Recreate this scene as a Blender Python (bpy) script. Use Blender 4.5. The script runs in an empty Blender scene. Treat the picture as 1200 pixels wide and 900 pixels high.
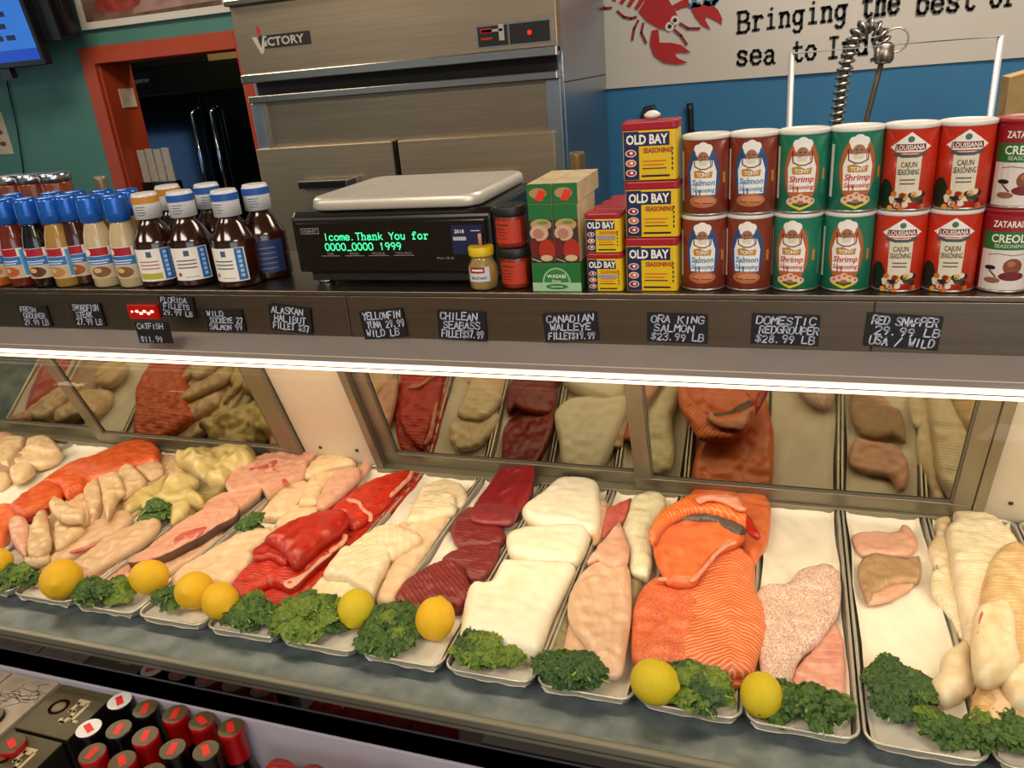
import bpy, bmesh, math, random
from mathutils import Vector, Matrix, geometry
R=math.radians; PI=math.pi
sc=bpy.context.scene; COL=sc.collection
random.seed(7)
CZ=1.65                     # eye height of the photographer; lengths in metres, x along the counter, y away from the customer
# ---------------------------------------------------------------- camera
F=926.0
M=((0.94646976,0.31206713,-0.08251725),(0.04450654,-0.37935696,-0.92417935),(-0.31970949,0.87103525,-0.37293892))
cam=bpy.data.cameras.new('camera'); cam.sensor_width=36; cam.lens=F*36/1200; cam.clip_start=.02
co=bpy.data.objects.new('camera',cam); COL.objects.link(co); sc.camera=co
co.matrix_world=Matrix(((M[0][0],-M[1][0],-M[2][0],0),(M[0][1],-M[1][1],-M[2][1],0),(M[0][2],-M[1][2],-M[2][2],CZ),(0,0,0,1)))
# ---------------------------------------------------------------- world, lights, exposure
sc.view_settings.view_transform='Standard'; sc.view_settings.look='None'; sc.view_settings.gamma=1
sc.view_settings.use_curve_mapping=False; sc.view_settings.exposure=0.0
w=bpy.data.worlds.new('world'); sc.world=w; w.use_nodes=True
w.node_tree.nodes['Background'].inputs[0].default_value=(.8,.9,1,1); w.node_tree.nodes['Background'].inputs[1].default_value=.25
sc.cycles.max_bounces=6; sc.cycles.transparent_max_bounces=12; sc.cycles.caustics_reflective=False; sc.cycles.caustics_refractive=False
sc.cycles.sample_clamp_indirect=4
def area(name,loc,rot,sx,sy,power,col,spread=180):
    l=bpy.data.lights.new(name,'AREA'); l.shape='RECTANGLE'; l.size=sx; l.size_y=sy; l.energy=power; l.color=col; l.spread=R(spread)
    o=bpy.data.objects.new(name,l); o.location=loc; o.rotation_euler=rot; COL.objects.link(o); return o
area('case_light',(-.9,1.20,CZ-.452),(R(12),0,0),4.2,.05,11.5,(1,.80,.52))          # the case's fluorescent strip
area('window_daylight',(2.2,-2.3,1.9),(R(80),0,R(12)),4.0,1.8,55,(.86,.93,1))     # shop window behind the customer, to the right
area('left_fill_light',(-5.9,1.35,1.45),(R(90),0,R(-90)),1.7,1.1,11,(.66,.82,1))           # added unseen fill from the left, brightens the green wall
for i,(lx,ly) in enumerate(((-3.2,-.7),(-.9,-.7),(1.2,-.7),(-2.9,2.2),(.5,2.2))):
    area('ceiling_light',(lx,ly,2.86),(0,0,0),1.1,.7,38,(1,.84,.66))
area('back_room_light',(-3.3,4.2,2.7),(0,0,0),.4,.2,14,(1,.85,.65))
area('back_room_blue_fill',(-4.75,3.86,1.15),(R(-90),0,R(180)),.8,.45,2.2,(.25,.5,1))       # added unseen blue light, there only to be mirrored in the black refrigerator
# ---------------------------------------------------------------- helpers
def lin(c):
    if isinstance(c,str): c=[int(c[i:i+2],16)/255 for i in (0,2,4)]
    return tuple(((v/12.92) if v<=.04045 else ((v+.055)/1.055)**2.4) for v in c)+(1,)
def ray(px,py):
    a=((px-600)/F,(py-450)/F,1.0)
    return [sum(M[i][j]*a[i] for i in range(3)) for j in range(3)]
def atz(px,py,z):           # pixel of the photograph -> point on the level z (relative to eye height)
    d=ray(px,py); t=z/d[2]; return (d[0]*t,d[1]*t,z+CZ)
def aty(px,py,y):           # pixel -> point on the upright plane at distance y
    d=ray(px,py); t=y/d[1]; return (d[0]*t,y,d[2]*t+CZ)
MATS={}
class NT:
    def __init__(s,m): s.t=m.node_tree; s.n=s.t.nodes; s.l=s.t.links
    def new(s,k,**kw):
        n=s.n.new(k)
        for a,b in kw.items(): setattr(n,a,b)
        return n
    def link(s,a,b): s.l.new(a,b)
def ramp(nt,fac,stops):
    r=nt.new('ShaderNodeValToRGB'); el=r.color_ramp.elements
    while len(el)<len(stops): el.new(.5)
    for e,(p,c) in zip(el,stops): e.position=p; e.color=c if len(c)==4 else lin(c)
    nt.link(fac,r.inputs[0]); return r.outputs[0]
def mat(name,c,rough=.5,metal=0,c2=None,scale=8,bump=0,bscale=60,coat=0,emit=None,es=0,spec=.5,stretch=None,trans=0,alpha=1,aniso=0,sss=0,detail=4):
    if name in MATS: return MATS[name]
    m=bpy.data.materials.new(name); m.use_nodes=True; nt=NT(m); b=nt.n['Principled BSDF']
    b.inputs['Base Color'].default_value=lin(c); b.inputs['Roughness'].default_value=rough; b.inputs['Metallic'].default_value=metal
    b.inputs['Specular IOR Level'].default_value=spec; b.inputs['Coat Weight'].default_value=coat; b.inputs['Coat Roughness'].default_value=.15
    b.inputs['Transmission Weight'].default_value=trans; b.inputs['Alpha'].default_value=alpha; b.inputs['Anisotropic'].default_value=aniso
    if sss: b.inputs['Subsurface Weight'].default_value=sss; b.inputs['Subsurface Radius'].default_value=(.02,.008,.004); b.inputs['Subsurface Scale'].default_value=.5
    if emit: b.inputs['Emission Color'].default_value=lin(emit); b.inputs['Emission Strength'].default_value=es
    tc=nt.new('ShaderNodeTexCoord'); src=tc.outputs['Object']
    if stretch:
        mp=nt.new('ShaderNodeMapping'); mp.inputs['Scale'].default_value=stretch; nt.link(src,mp.inputs[0]); src=mp.outputs[0]
    if c2:
        n=nt.new('ShaderNodeTexNoise'); n.inputs['Scale'].default_value=scale; n.inputs['Detail'].default_value=detail; nt.link(src,n.inputs[0])
        nt.link(ramp(nt,n.outputs[0],[(.35,c),(.65,c2)]),b.inputs['Base Color'])
    if bump:
        n=nt.new('ShaderNodeTexNoise'); n.inputs['Scale'].default_value=bscale; n.inputs['Detail'].default_value=3; nt.link(src,n.inputs[0])
        bp=nt.new('ShaderNodeBump'); bp.inputs['Strength'].default_value=bump; bp.inputs['Distance'].default_value=.002; nt.link(n.outputs[0],bp.inputs['Height']); nt.link(bp.outputs[0],b.inputs['Normal'])
    MATS[name]=m; return m
def fishmat(name,c1,c2,c3=None,kind='plain',scale=120,rough=.32,bump=.5,vscale=.6,line=None,lw=.5,nscale=22,sss=.12):
    """flesh: two-tone mottling by noise plus, per kind, chevron seams, grain or scales laid out in the piece's own metric UV"""
    if name in MATS: return MATS[name]
    m=bpy.data.materials.new(name); m.use_nodes=True; nt=NT(m); b=nt.n['Principled BSDF']
    b.inputs['Roughness'].default_value=rough; b.inputs['Specular IOR Level'].default_value=.6
    b.inputs['Subsurface Weight'].default_value=sss; b.inputs['Subsurface Radius'].default_value=(.012,.005,.003); b.inputs['Subsurface Scale'].default_value=.4
    tc=nt.new('ShaderNodeTexCoord'); uv=nt.new('ShaderNodeUVMap'); uv.uv_map='uv'
    n=nt.new('ShaderNodeTexNoise'); n.inputs['Scale'].default_value=nscale; n.inputs['Detail'].default_value=6; n.inputs['Roughness'].default_value=.6
    mp0=nt.new('ShaderNodeMapping'); mp0.inputs['Scale'].default_value=(1,2.6,1); nt.link(uv.outputs[0],mp0.inputs[0]); nt.link(mp0.outputs[0],n.inputs[0])
    st=[(.32,c1),(.62,c2)]+([(.78,c3)] if c3 else [])
    col=ramp(nt,n.outputs[0],st)
    sep=nt.new('ShaderNodeSeparateXYZ'); nt.link(uv.outputs[0],sep.inputs[0])
    def mth(op,a,b_=None):
        q=nt.new('ShaderNodeMath',operation=op)
        for i,v in enumerate((a,b_)):
            if v is None: continue
            if isinstance(v,(int,float)): q.inputs[i].default_value=v
            else: nt.link(v,q.inputs[i])
        return q.outputs[0]
    h=n.outputs[0]
    if kind in('chevron','grain'):
        nn=nt.new('ShaderNodeTexNoise'); nn.inputs['Scale'].default_value=18; nt.link(tc.outputs['Object'],nn.inputs[0])
        v=mth('ABSOLUTE',sep.outputs[1]) if kind=='chevron' else sep.outputs[1]
        p=mth('ADD',mth('MULTIPLY',mth('ADD',sep.outputs[0],mth('MULTIPLY',v,vscale)),scale*6.283),mth('MULTIPLY',nn.outputs[0],7.0))
        s=mth('SINE',p); f=mth('POWER',mth('ADD',mth('MULTIPLY',s,.5),.5),4.0)
        mx=nt.new('ShaderNodeMix',data_type='RGBA'); nt.link(mth('MULTIPLY',f,lw),mx.inputs[0]); nt.link(col,mx.inputs[6]); mx.inputs[7].default_value=lin(line or 'FFE0C0')
        col=mx.outputs[2]; h=mth('ADD',mth('MULTIPLY',f,.7),n.outputs[0])
    if kind=='scales':
        vo=nt.new('ShaderNodeTexVoronoi'); vo.inputs['Scale'].default_value=scale
        mp=nt.new('ShaderNodeMapping'); mp.inputs['Scale'].default_value=(1,1.5,1); nt.link(uv.outputs[0],mp.inputs[0]); nt.link(mp.outputs[0],vo.inputs[0])
        f=ramp(nt,vo.outputs['Distance'],[(.25,(0,0,0,1)),(.6,(1,1,1,1))])
        mx=nt.new('ShaderNodeMix',data_type='RGBA'); nt.link(mth('MULTIPLY',f,lw),mx.inputs[0]); nt.link(col,mx.inputs[6]); mx.inputs[7].default_value=lin(line or 'FFE0C0')
        col=mx.outputs[2]; h=mth('SUBTRACT',1.0,vo.outputs['Distance'])
    nt.link(col,b.inputs['Base Color'])
    bp=nt.new('ShaderNodeBump'); bp.inputs['Strength'].default_value=bump; bp.inputs['Distance'].default_value=.0015; nt.link(h,bp.inputs['Height']); nt.link(bp.outputs[0],b.inputs['Normal'])
    MATS[name]=m; return m
class MB:
    def __init__(s): s.v=[];s.f=[];s.m=[];s.mats=[];s.sm=[];s.uv=None
    def mi(s,m):
        if m not in s.mats: s.mats.append(m)
        return s.mats.index(m)
    def add(s,vs,fs,m,smooth=False,T=None):
        o=len(s.v)
        s.v+= [tuple(T@Vector(v)) for v in vs] if T else [tuple(v) for v in vs]
        k=s.mi(m)
        for f in fs: s.f.append([i+o for i in f]); s.m.append(k); s.sm.append(smooth)
        return s
    def box(s,a,b,m,T=None):
        x0,x1=sorted((a[0],b[0]));y0,y1=sorted((a[1],b[1]));z0,z1=sorted((a[2],b[2]))
        return s.add([(x0,y0,z0),(x1,y0,z0),(x1,y1,z0),(x0,y1,z0),(x0,y0,z1),(x1,y0,z1),(x1,y1,z1),(x0,y1,z1)],
              [(0,3,2,1),(4,5,6,7),(0,1,5,4),(1,2,6,5),(2,3,7,6),(3,0,4,7)],m,False,T)
    def lathe(s,prof,m,n=32,T=None,smooth=True,cap=True):
        vs=[];fs=[]
        for r,z in prof:
            for i in range(n): a=2*PI*i/n; vs.append((r*math.cos(a),r*math.sin(a),z))
        for j in range(len(prof)-1):
            for i in range(n): fs.append((j*n+i,j*n+(i+1)%n,(j+1)*n+(i+1)%n,(j+1)*n+i))
        s.add(vs,fs,m,smooth,T)
        if cap:
            o=len(vs); base=len(s.v)-o; k=s.mi(m)
            s.f.append([base+i for i in reversed(range(n))]);s.m.append(k);s.sm.append(False)
            s.f.append([base+(len(prof)-1)*n+i for i in range(n)]);s.m.append(k);s.sm.append(False)
        return s
    def tube(s,pts,r,m,n=10,closed=False):
        P=[Vector(p) for p in pts]; vs=[];fs=[]; N=len(P); up=None
        for i in range(N):
            d=(P[(i+1)%N]-P[i-1]) if closed else (P[min(i+1,N-1)]-P[max(i-1,0)])
            d.normalize()
            if up is None: up=Vector((0,0,1)) if abs(d.z)<.9 else Vector((1,0,0))
            sd=d.cross(up); sd.normalize(); up=sd.cross(d)
            rr=r[i] if isinstance(r,(list,tuple)) else r
            for k in range(n): a=2*PI*k/n; vs.append(P[i]+sd*(rr*math.cos(a))+up*(rr*math.sin(a)))
        for i in range(N if closed else N-1):
            j=(i+1)%N
            for k in range(n): fs.append((i*n+k,i*n+(k+1)%n,j*n+(k+1)%n,j*n+k))
        if not closed: fs+= [tuple(reversed(range(n))),tuple((N-1)*n+k for k in range(n))]
        return s.add(vs,fs,m,True)
    def prism(s,pts,h0,h1,m,axis='z',T=None):
        n=len(pts); f={'z':lambda p,h:(p[0],p[1],h),'x':lambda p,h:(h,p[0],p[1]),'y':lambda p,h:(p[0],h,p[1])}[axis]
        vs=[f(p,h0) for p in pts]+[f(p,h1) for p in pts]
        return s.add(vs,[tuple(reversed(range(n))),tuple(range(n,2*n))]+[(i,(i+1)%n,n+(i+1)%n,n+i) for i in range(n)],m,False,T)
    def mesh(s,name):
        me=bpy.data.meshes.new(name); me.from_pydata(s.v,[],s.f)
        for m in s.mats: me.materials.append(m)
        me.polygons.foreach_set('material_index',s.m); me.polygons.foreach_set('use_smooth',s.sm)
        if s.uv:
            u=me.uv_layers.new(name='uv')
            for l in me.loops: u.data[l.index].uv=s.uv[l.vertex_index]
        me.update(); return me
    def build(s,name,parent=None,loc=None,bevel=0,seg=2,fixn=True):
        me=s.mesh(name)
        if fixn:
            bm=bmesh.new(); bm.from_mesh(me); bmesh.ops.recalc_face_normals(bm,faces=bm.faces); bm.to_mesh(me); bm.free()
        return link(name,me,parent,loc,bevel,seg)
def link(name,me,parent=None,loc=None,bevel=0,seg=2):
    o=bpy.data.objects.new(name,me); COL.objects.link(o)
    if parent: o.parent=parent
    if loc: o.location=loc
    if bevel:
        b=o.modifiers.new('bevel','BEVEL'); b.width=bevel; b.segments=seg; b.limit_method='ANGLE'; b.angle_limit=R(40)
    return o
def tag(o,label,cat,group=None,kind=None):
    o['label']=label; o['category']=cat
    if group: o['group']=group
    if kind: o['kind']=kind
    return o
def struct(o): o['kind']='structure'; return o
def thing(name,label,cat,loc=(0,0,0),rz=0,group=None):
    o=bpy.data.objects.new(name,None); COL.objects.link(o); o.location=loc; o.rotation_euler=(0,0,rz); o.empty_display_size=.02
    return tag(o,label,cat,group)
KIDS={}
def copy_tree(o,loc=None,rz=None,label=None,group=None,parent=None):
    c=o.copy(); COL.objects.link(c)
    if parent: c.parent=parent; 
    if loc is not None: c.location=loc
    if rz is not None: c.rotation_euler=(0,0,rz)
    if label: c['label']=label
    if group: c['group']=group
    for ch in [k for k in bpy.data.objects if k.parent==o and k.name in COL.objects]:
        if ch!=c: copy_tree(ch,parent=c)
    return c
# ---------------------------------------------------------------- flat print (lettering and pictures on labels)
STK={ # stroke alphabet on a 4 x 6 grid, baseline 0
'A':[[(0,0),(2,6),(4,0)],[(.7,2),(3.3,2)]],'B':[[(0,0),(0,6),(2.6,6),(3.6,5.2),(3.4,3.8),(2.4,3.2),(0,3.2)],[(2.4,3.2),(4,2.4),(3.9,.8),(2.8,0),(0,0)]],
'C':[[(4,5),(3,6),(1.2,6),(0,4.5),(0,1.5),(1.2,0),(3,0),(4,1)]],'D':[[(0,0),(0,6),(2.4,6),(4,4.5),(4,1.5),(2.4,0),(0,0)]],
'E':[[(4,6),(0,6),(0,0),(4,0)],[(0,3.1),(3,3.1)]],'F':[[(4,6),(0,6),(0,0)],[(0,3.1),(3,3.1)]],
'G':[[(4,5),(3,6),(1.2,6),(0,4.5),(0,1.5),(1.2,0),(3,0),(4,1),(4,2.8),(2.4,2.8)]],'H':[[(0,0),(0,6)],[(4,0),(4,6)],[(0,3),(4,3)]],
'I':[[(2,0),(2,6)]],'J':[[(3.5,6),(3.5,1.2),(2.4,0),(1,0),(.2,1)]],'K':[[(0,0),(0,6)],[(4,6),(0,2.6)],[(1.2,3.6),(4,0)]],
'L':[[(0,6),(0,0),(3.8,0)]],'M':[[(0,0),(.3,6),(2,2.5),(3.7,6),(4,0)]],'N':[[(0,0),(0,6),(4,0),(4,6)]],
'O':[[(1.2,0),(0,1.5),(0,4.5),(1.2,6),(2.8,6),(4,4.5),(4,1.5),(2.8,0),(1.2,0)]],'P':[[(0,0),(0,6),(2.8,6),(4,5),(4,3.8),(2.8,2.8),(0,2.8)]],
'Q':[[(1.2,0),(0,1.5),(0,4.5),(1.2,6),(2.8,6),(4,4.5),(4,1.5),(2.8,0),(1.2,0)],[(2.4,1.6),(4.2,-.4)]],
'R':[[(0,0),(0,6),(2.8,6),(4,5),(4,3.8),(2.8,2.9),(0,2.9)],[(2,2.9),(4,0)]],'S':[[(3.8,5.1),(2.8,6),(1.2,6),(.1,5),(.3,3.8),(3.6,2.4),(3.9,1),(2.8,0),(1.2,0),(0,.9)]],
'T':[[(0,6),(4,6)],[(2,6),(2,0)]],'U':[[(0,6),(0,1.5),(1.2,0),(2.8,0),(4,1.5),(4,6)]],'V':[[(0,6),(2,0),(4,6)]],
'W':[[(0,6),(1,0),(2,4),(3,0),(4,6)]],'X':[[(0,0),(4,6)],[(0,6),(4,0)]],'Y':[[(0,6),(2,3),(4,6)],[(2,3),(2,0)]],'Z':[[(0,6),(4,6),(0,0),(4,0)]],
'0':[[(1.2,0),(.2,1.5),(.2,4.5),(1.2,6),(2.8,6),(3.8,4.5),(3.8,1.5),(2.8,0),(1.2,0)]],'1':[[(1,5),(2,6),(2,0)]],
'2':[[(.2,5),(1.2,6),(2.8,6),(3.8,5),(3.6,3.6),(0,0),(4,0)]],'3':[[(.2,5.2),(1.2,6),(2.8,6),(3.7,5),(2.8,3.3),(1.6,3.2)],[(2.8,3.3),(3.9,2),(2.9,0),(1.2,0),(0,.9)]],
'4':[[(3,0),(3,6),(0,2),(4,2)]],'5':[[(3.8,6),(.4,6),(.3,3.4),(2.8,3.6),(3.9,2),(2.9,0),(1,0),(0,.8)]],'6':[[(3.4,6),(1,4.4),(.1,2),(1.2,0),(2.8,0),(3.9,1.6),(2.8,3.2),(.5,2.9)]],
'7':[[(0,6),(4,6),(1.6,0)]],'8':[[(2,3.2),(.5,4.3),(1.1,5.9),(2.9,5.9),(3.5,4.3),(2,3.2),(.2,1.8),(1.1,0),(2.9,0),(3.8,1.8),(2,3.2)]],
'9':[[(3.6,3.4),(1.4,2.8),(.2,4.2),(1.1,6),(2.8,6),(3.8,4.6),(3.5,2.4),(2.2,0)]],'.':[[(1,0),(1.5,.3)]],'$':[[(3.8,4.9),(2.8,5.6),(1.2,5.6),(.3,4.7),(.5,3.6),(3.6,2.4),(3.8,1.2),(2.8,.4),(1.2,.4),(0,1.2)],[(2,6.4),(2,-.4)]],
'/':[[(0,-.3),(4,6.3)]],'_':[[(0,-.3),(4,-.3)]],"'":[[(2,6.2),(1.8,4.8)]],' ':[],
'a':[[(.5,3.4),(1.5,4),(2.7,4),(3.3,3.2),(3.3,.6),(4,0)],[(3.3,2.4),(1,2.2),(.2,1.1),(1,0),(2.2,0),(3.3,1)]],
'b':[[(0,6),(.6,6),(.6,0)],[(.6,3),(1.6,4),(3,4),(3.9,2.8),(3.9,1.2),(3,0),(1.6,0),(.6,1)]],
'd':[[(2.8,6),(3.4,6),(3.4,0),(4,0)],[(3.4,3),(2.4,4),(1,4),(.1,2.8),(.1,1.2),(1,0),(2.4,0),(3.4,1)]],
'e':[[(.2,2.1),(3.8,2.1),(3.6,3.2),(2.8,4),(1.2,4),(.2,2.8),(.2,1.2),(1.2,0),(2.8,0),(3.8,.8)]],
'f':[[(3.8,5.4),(3,6),(2,6),(1.5,5.2),(1.5,0)],[(.3,4),(3,4)],[(.5,0),(2.8,0)]],
'g':[[(3.2,4),(3.2,-1),(2.4,-2),(1,-2),(.3,-1.4)],[(3.2,3),(2.2,4),(1,4),(.2,3),(.2,1.4),(1,.4),(2.2,.4),(3.2,1.4)],[(3.2,4),(4,4)]],
'h':[[(0,6),(.7,6),(.7,0)],[(.7,2.8),(1.8,4),(2.8,4),(3.4,3.2),(3.4,0)],[(0,0),(1.4,0)],[(2.7,0),(4,0)]],
'i':[[(1,4),(2.1,4),(2.1,0)],[(.8,0),(3.4,0)],[(2,5.6),(2.2,5.8)]],
'm':[[(0,0),(0,4)],[(0,3),(.8,4),(1.8,3.8),(2,3),(2,0)],[(2,3),(2.8,4),(3.8,3.8),(4,3),(4,0)]],
'n':[[(0,4),(.7,4),(.7,0)],[(.7,2.8),(1.8,4),(2.8,4),(3.4,3.2),(3.4,0)],[(0,0),(1.4,0)],[(2.7,0),(4,0)]],
'o':[[(1.2,0),(.2,1.2),(.2,2.8),(1.2,4),(2.8,4),(3.8,2.8),(3.8,1.2),(2.8,0),(1.2,0)]],
'p':[[(0,4),(.6,4),(.6,-2)],[(.6,3),(1.6,4),(3,4),(3.9,2.8),(3.9,1.2),(3,0),(1.6,0),(.6,1)]],
'r':[[(.3,4),(1.3,4),(1.3,0)],[(1.3,2.6),(2.4,3.9),(3.4,4),(3.9,3.4)],[(.3,0),(2.6,0)]],
's':[[(3.4,3.1),(3.4,3.7),(2.4,4),(1.1,4),(.4,3.2),(.9,2.4),(3,1.8),(3.6,1),(2.8,0),(1.2,0),(.3,.4),(.3,1)]],
't':[[(1.4,5.6),(1.4,.8),(2.2,0),(3.2,0),(3.8,.7)],[(.2,4),(3.4,4)]],
'u':[[(0,4),(.6,4),(.6,1),(1.4,0),(2.4,0),(3.4,1)],[(3.4,4),(3.4,0)]],
'y':[[(.4,4),(2,.2)],[(3.8,4),(1.6,-1.6),(.4,-2)],[(0,4),(1.2,4)],[(3,4),(4.2,4)]],
'l':[[(1,6),(2,6),(2,0)],[(1,0),(3,0)]],'k':[[(.6,0),(.6,6)],[(3.6,4),(.6,1.8)],[(1.6,2.4),(3.8,0)]],'c':[[(3.7,3.2),(2.8,4),(1.2,4),(.2,2.8),(.2,1.2),(1.2,0),(2.8,0),(3.8,.8)]],
}
FONTC={}
def fontmesh(txt,off):
    k=(txt,off)
    if k not in FONTC:
        c=bpy.data.curves.new('print','FONT'); c.body=txt; c.offset=off; c.resolution_u=2; c.size=1
        o=bpy.data.objects.new('print',c); me=bpy.data.meshes.new_from_object(o)
        FONTC[k]=([tuple(v.co[:2]) for v in me.vertices],[tuple(p.vertices) for p in me.polygons])
        bpy.data.objects.remove(o); bpy.data.meshes.remove(me); bpy.data.curves.remove(c)
    return FONTC[k]
class Print:
    """a flat design: polygons in (u,v) metres, each with a material and a layer (stacked a tenth of a millimetre apart)"""
    def __init__(s): s.it=[]
    def poly(s,pts,m,ly=1): s.it.append((list(pts),[tuple(range(len(pts)))],m,ly)); return s
    def rect(s,x0,y0,x1,y1,m,ly=1): return s.poly([(x0,y0),(x1,y0),(x1,y1),(x0,y1)],m,ly)
    def ell(s,cx,cy,rx,ry,m,ly=1,n=20,a0=0,a1=2*PI):
        return s.poly([(cx+rx*math.cos(a0+(a1-a0)*i/n),cy+ry*math.sin(a0+(a1-a0)*i/n)) for i in range(n if a1-a0>6.2 else n+1)],m,ly)
    def ring(s,cx,cy,rx,ry,w,m,ly=1,n=24):
        return s.stroke([(cx+rx*math.cos(2*PI*i/n),cy+ry*math.sin(2*PI*i/n)) for i in range(n+1)],w,m,ly)
    def stroke(s,pts,w,m,ly=1):
        for a,b in zip(pts,pts[1:]):
            dx,dy=b[0]-a[0],b[1]-a[1]; l=math.hypot(dx,dy) or 1e-9; dx*=w/2/l; dy*=w/2/l; nx,ny=-dy,dx
            e=.7
            s.poly([(a[0]-dx*e+nx,a[1]-dy*e+ny),(a[0]-dx*e-nx,a[1]-dy*e-ny),(b[0]+dx*e-nx,b[1]+dy*e-ny),(b[0]+dx*e+nx,b[1]+dy*e+ny)],m,ly)
        return s
    def hand(s,txt,x,y,h,m,ly=1,w=.12,adv=5.4,wid=None,jit=0,slab=False,sl=0):
        k=h/6; n=len(txt); 
        kx=k if not wid else wid/(n*adv-1.2)
        for i,ch in enumerate(txt):
            jy=random.uniform(-jit,jit)*h; js=1+random.uniform(-jit,jit)
            f=lambda p:(x+(i*adv+p[0]*js)*kx+sl*p[1]*k, y+p[1]*k*js+jy)
            st=STK.get(ch) or STK.get(ch.upper(),[])
            for q in st: s.stroke([f(p) for p in q],h*w,m,ly)
            if slab and ch in 'BI':
                for yy in (0,6): s.stroke([f((-.6 if ch=='B' else .6,yy)),f((1.2 if ch=='B' else 3.4,yy))],h*w,m,ly)
        return s
    def text(s,txt,x,y,h,m,ly=1,wid=None,off=.02,align='c',sl=0):
        vs,fs=fontmesh(txt,off); x0=min(v[0] for v in vs); x1=max(v[0] for v in vs); y0=0; y1=.73
        k=h/y1; kx=wid/(x1-x0) if wid else k; W=(x1-x0)*kx; ox={'c':-W/2,'l':0,'r':-W}[align]
        s.it.append(([(x+ox+(v[0]-x0)*kx+sl*v[1]*k,y+v[1]*k) for v in vs],fs,m,ly)); return s
    def mb(s,f,step=None,dl=.00012):
        B=MB()
        for pts,fs,m,ly in s.it:
            if step:
                bm=bmesh.new(); vv=[bm.verts.new((p[0],p[1],0)) for p in pts]
                for q in fs:
                    try: bm.faces.new([vv[i] for i in q])
                    except ValueError: pass
                a=min(p[0] for p in pts); b=max(p[0] for p in pts); k=math.ceil(a/step)
                while k*step<b:
                    bmesh.ops.bisect_plane(bm,geom=bm.verts[:]+bm.edges[:]+bm.faces[:],plane_co=(k*step,0,0),plane_no=(1,0,0)); k+=1
                bm.verts.index_update(); pts=[v.co[:2] for v in bm.verts]; fs=[tuple(v.index for v in q.verts) for q in bm.faces]; bm.free()
            B.add([f(p[0],p[1],ly*dl) for p in pts],fs,m)
        return B
def onfront(y,x0=0,z0=0): return lambda u,v,d:(x0+u,y-d-.0002,z0+v)         # print on a face looking at -y
def oncyl(r,z0=0): return lambda u,v,d:((r+d+.0002)*math.sin(u/r),-(r+d+.0002)*math.cos(u/r),z0+v)
# ---------------------------------------------------------------- the shop around the counter
teal=mat('wall_paint_warm_shade','46786E',.55,c2='4E8076',scale=3,bump=.15,bscale=120); blue=mat('wall_paint_daylight','2C74A6',.55,c2='307AAC',scale=3,bump=.15,bscale=120)  # warm shade (green) and cool daylight (blue) on the walls put into two colours
red_trim=mat('orange_red_paint','A33C1C',.5,c2='A94220',scale=5,bump=.2,bscale=40); plaster=mat('cream_plaster','CDB896',.8,bump=.2); 
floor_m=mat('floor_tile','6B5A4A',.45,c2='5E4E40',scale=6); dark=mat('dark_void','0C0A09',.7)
YW=3.7
def sbox(name,a,b,m): return struct(MB().box(a,b,m).build(name))
sbox('floor',(-6,-3,-.05),(3.2,6.2,0),floor_m); sbox('ceiling',(-6,-3,2.9),(3.2,6.2,2.95),plaster)
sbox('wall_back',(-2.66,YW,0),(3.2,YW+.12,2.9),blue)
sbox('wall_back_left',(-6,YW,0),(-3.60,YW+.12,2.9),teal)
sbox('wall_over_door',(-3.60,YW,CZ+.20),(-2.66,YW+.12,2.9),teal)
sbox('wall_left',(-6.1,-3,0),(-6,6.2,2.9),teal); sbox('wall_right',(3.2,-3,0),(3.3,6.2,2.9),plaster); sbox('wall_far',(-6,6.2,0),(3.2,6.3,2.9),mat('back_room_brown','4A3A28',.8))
# shop front behind the photographer: window_1 and window_2 between piers
sbox('wall_front',(-6,-3,0),(3.2,-2.9,.9),plaster); sbox('wall_front_top',(-6,-3,2.75),(3.2,-2.9,2.9),plaster)
for i,x in enumerate((-6,-2.0,0.0,3.1)): sbox('trim_%d'%(i+1),(x,-3,.9),(x+.15,-2.9,2.75),plaster)
# doorway trim
tr=MB(); xo,xi=-3.672,-3.585; zt,zi=CZ+.277,CZ+.192
tr.box((xo,YW-.025,0),(xi,YW,zt),red_trim); tr.box((-2.668,YW-.025,0),(-2.58,YW,zt),red_trim); tr.box((xi,YW-.025,zi),(-2.668,YW,zt),red_trim)
tr.box((-3.60,YW,0),(-3.575,YW+.23,zi+.01),red_trim); tr.box((-2.678,YW,0),(-2.60,YW+.23,zi+.01),red_trim); tr.box((-3.60,YW,zi),(-2.66,YW+.23,zi+.02),red_trim)
struct(tr.build('door_1',bevel=.003))
# --- back room refrigerator
bs=mat('black_steel','3A3A3C',.16,1); bh=mat('dark_steel_header','2C271E',.35,.8); chrome=mat('chrome','C8CCD0',.12,1); blk=mat('black_plastic','0B0B0C',.4)
Yb=4.55; a=aty(157,120,Yb); x0=a[0]; x1=x0+1.5; zt2=aty(160,80,Yb)[2]; zd=aty(160,116,Yb)[2]
fr=thing('upright_refrigerator','black double-door upright refrigerator standing in the room beyond the red doorway','refrigerator',(x0,Yb,0))
MB().box((0,.03,0),(1.5,.8,zt2),bs).build('body',fr,bevel=.004)
MB().box((0,-.02,zd+.01),(1.5,.03,zt2-.01),bh).build('header_panel',fr,bevel=.004)
p=Print(); p.rect(.03,zt2-.12,.20,zt2-.03,blk); p.text('Superior',.115,zt2-.09,.03,mat('grey_print','77736A',.6),2); p.mb(onfront(-.021)).build('name_plate',fr)
xs=aty(247,150,Yb)[0]-x0
for i,(u,v) in enumerate(((.01,xs-.02),(xs+.03,1.49))):
    d=MB().box((u,-.02,.14),(v,.03,zd-.02),bs).build('door',fr,bevel=.005)
    hx=v-.05 if i==0 else u+.05
    MB().tube([(hx,-.03,.9),(hx,-.07,.93),(hx,-.07,zd-.12),(hx,-.03,zd-.09)],.014,chrome).build('handle',d)
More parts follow.
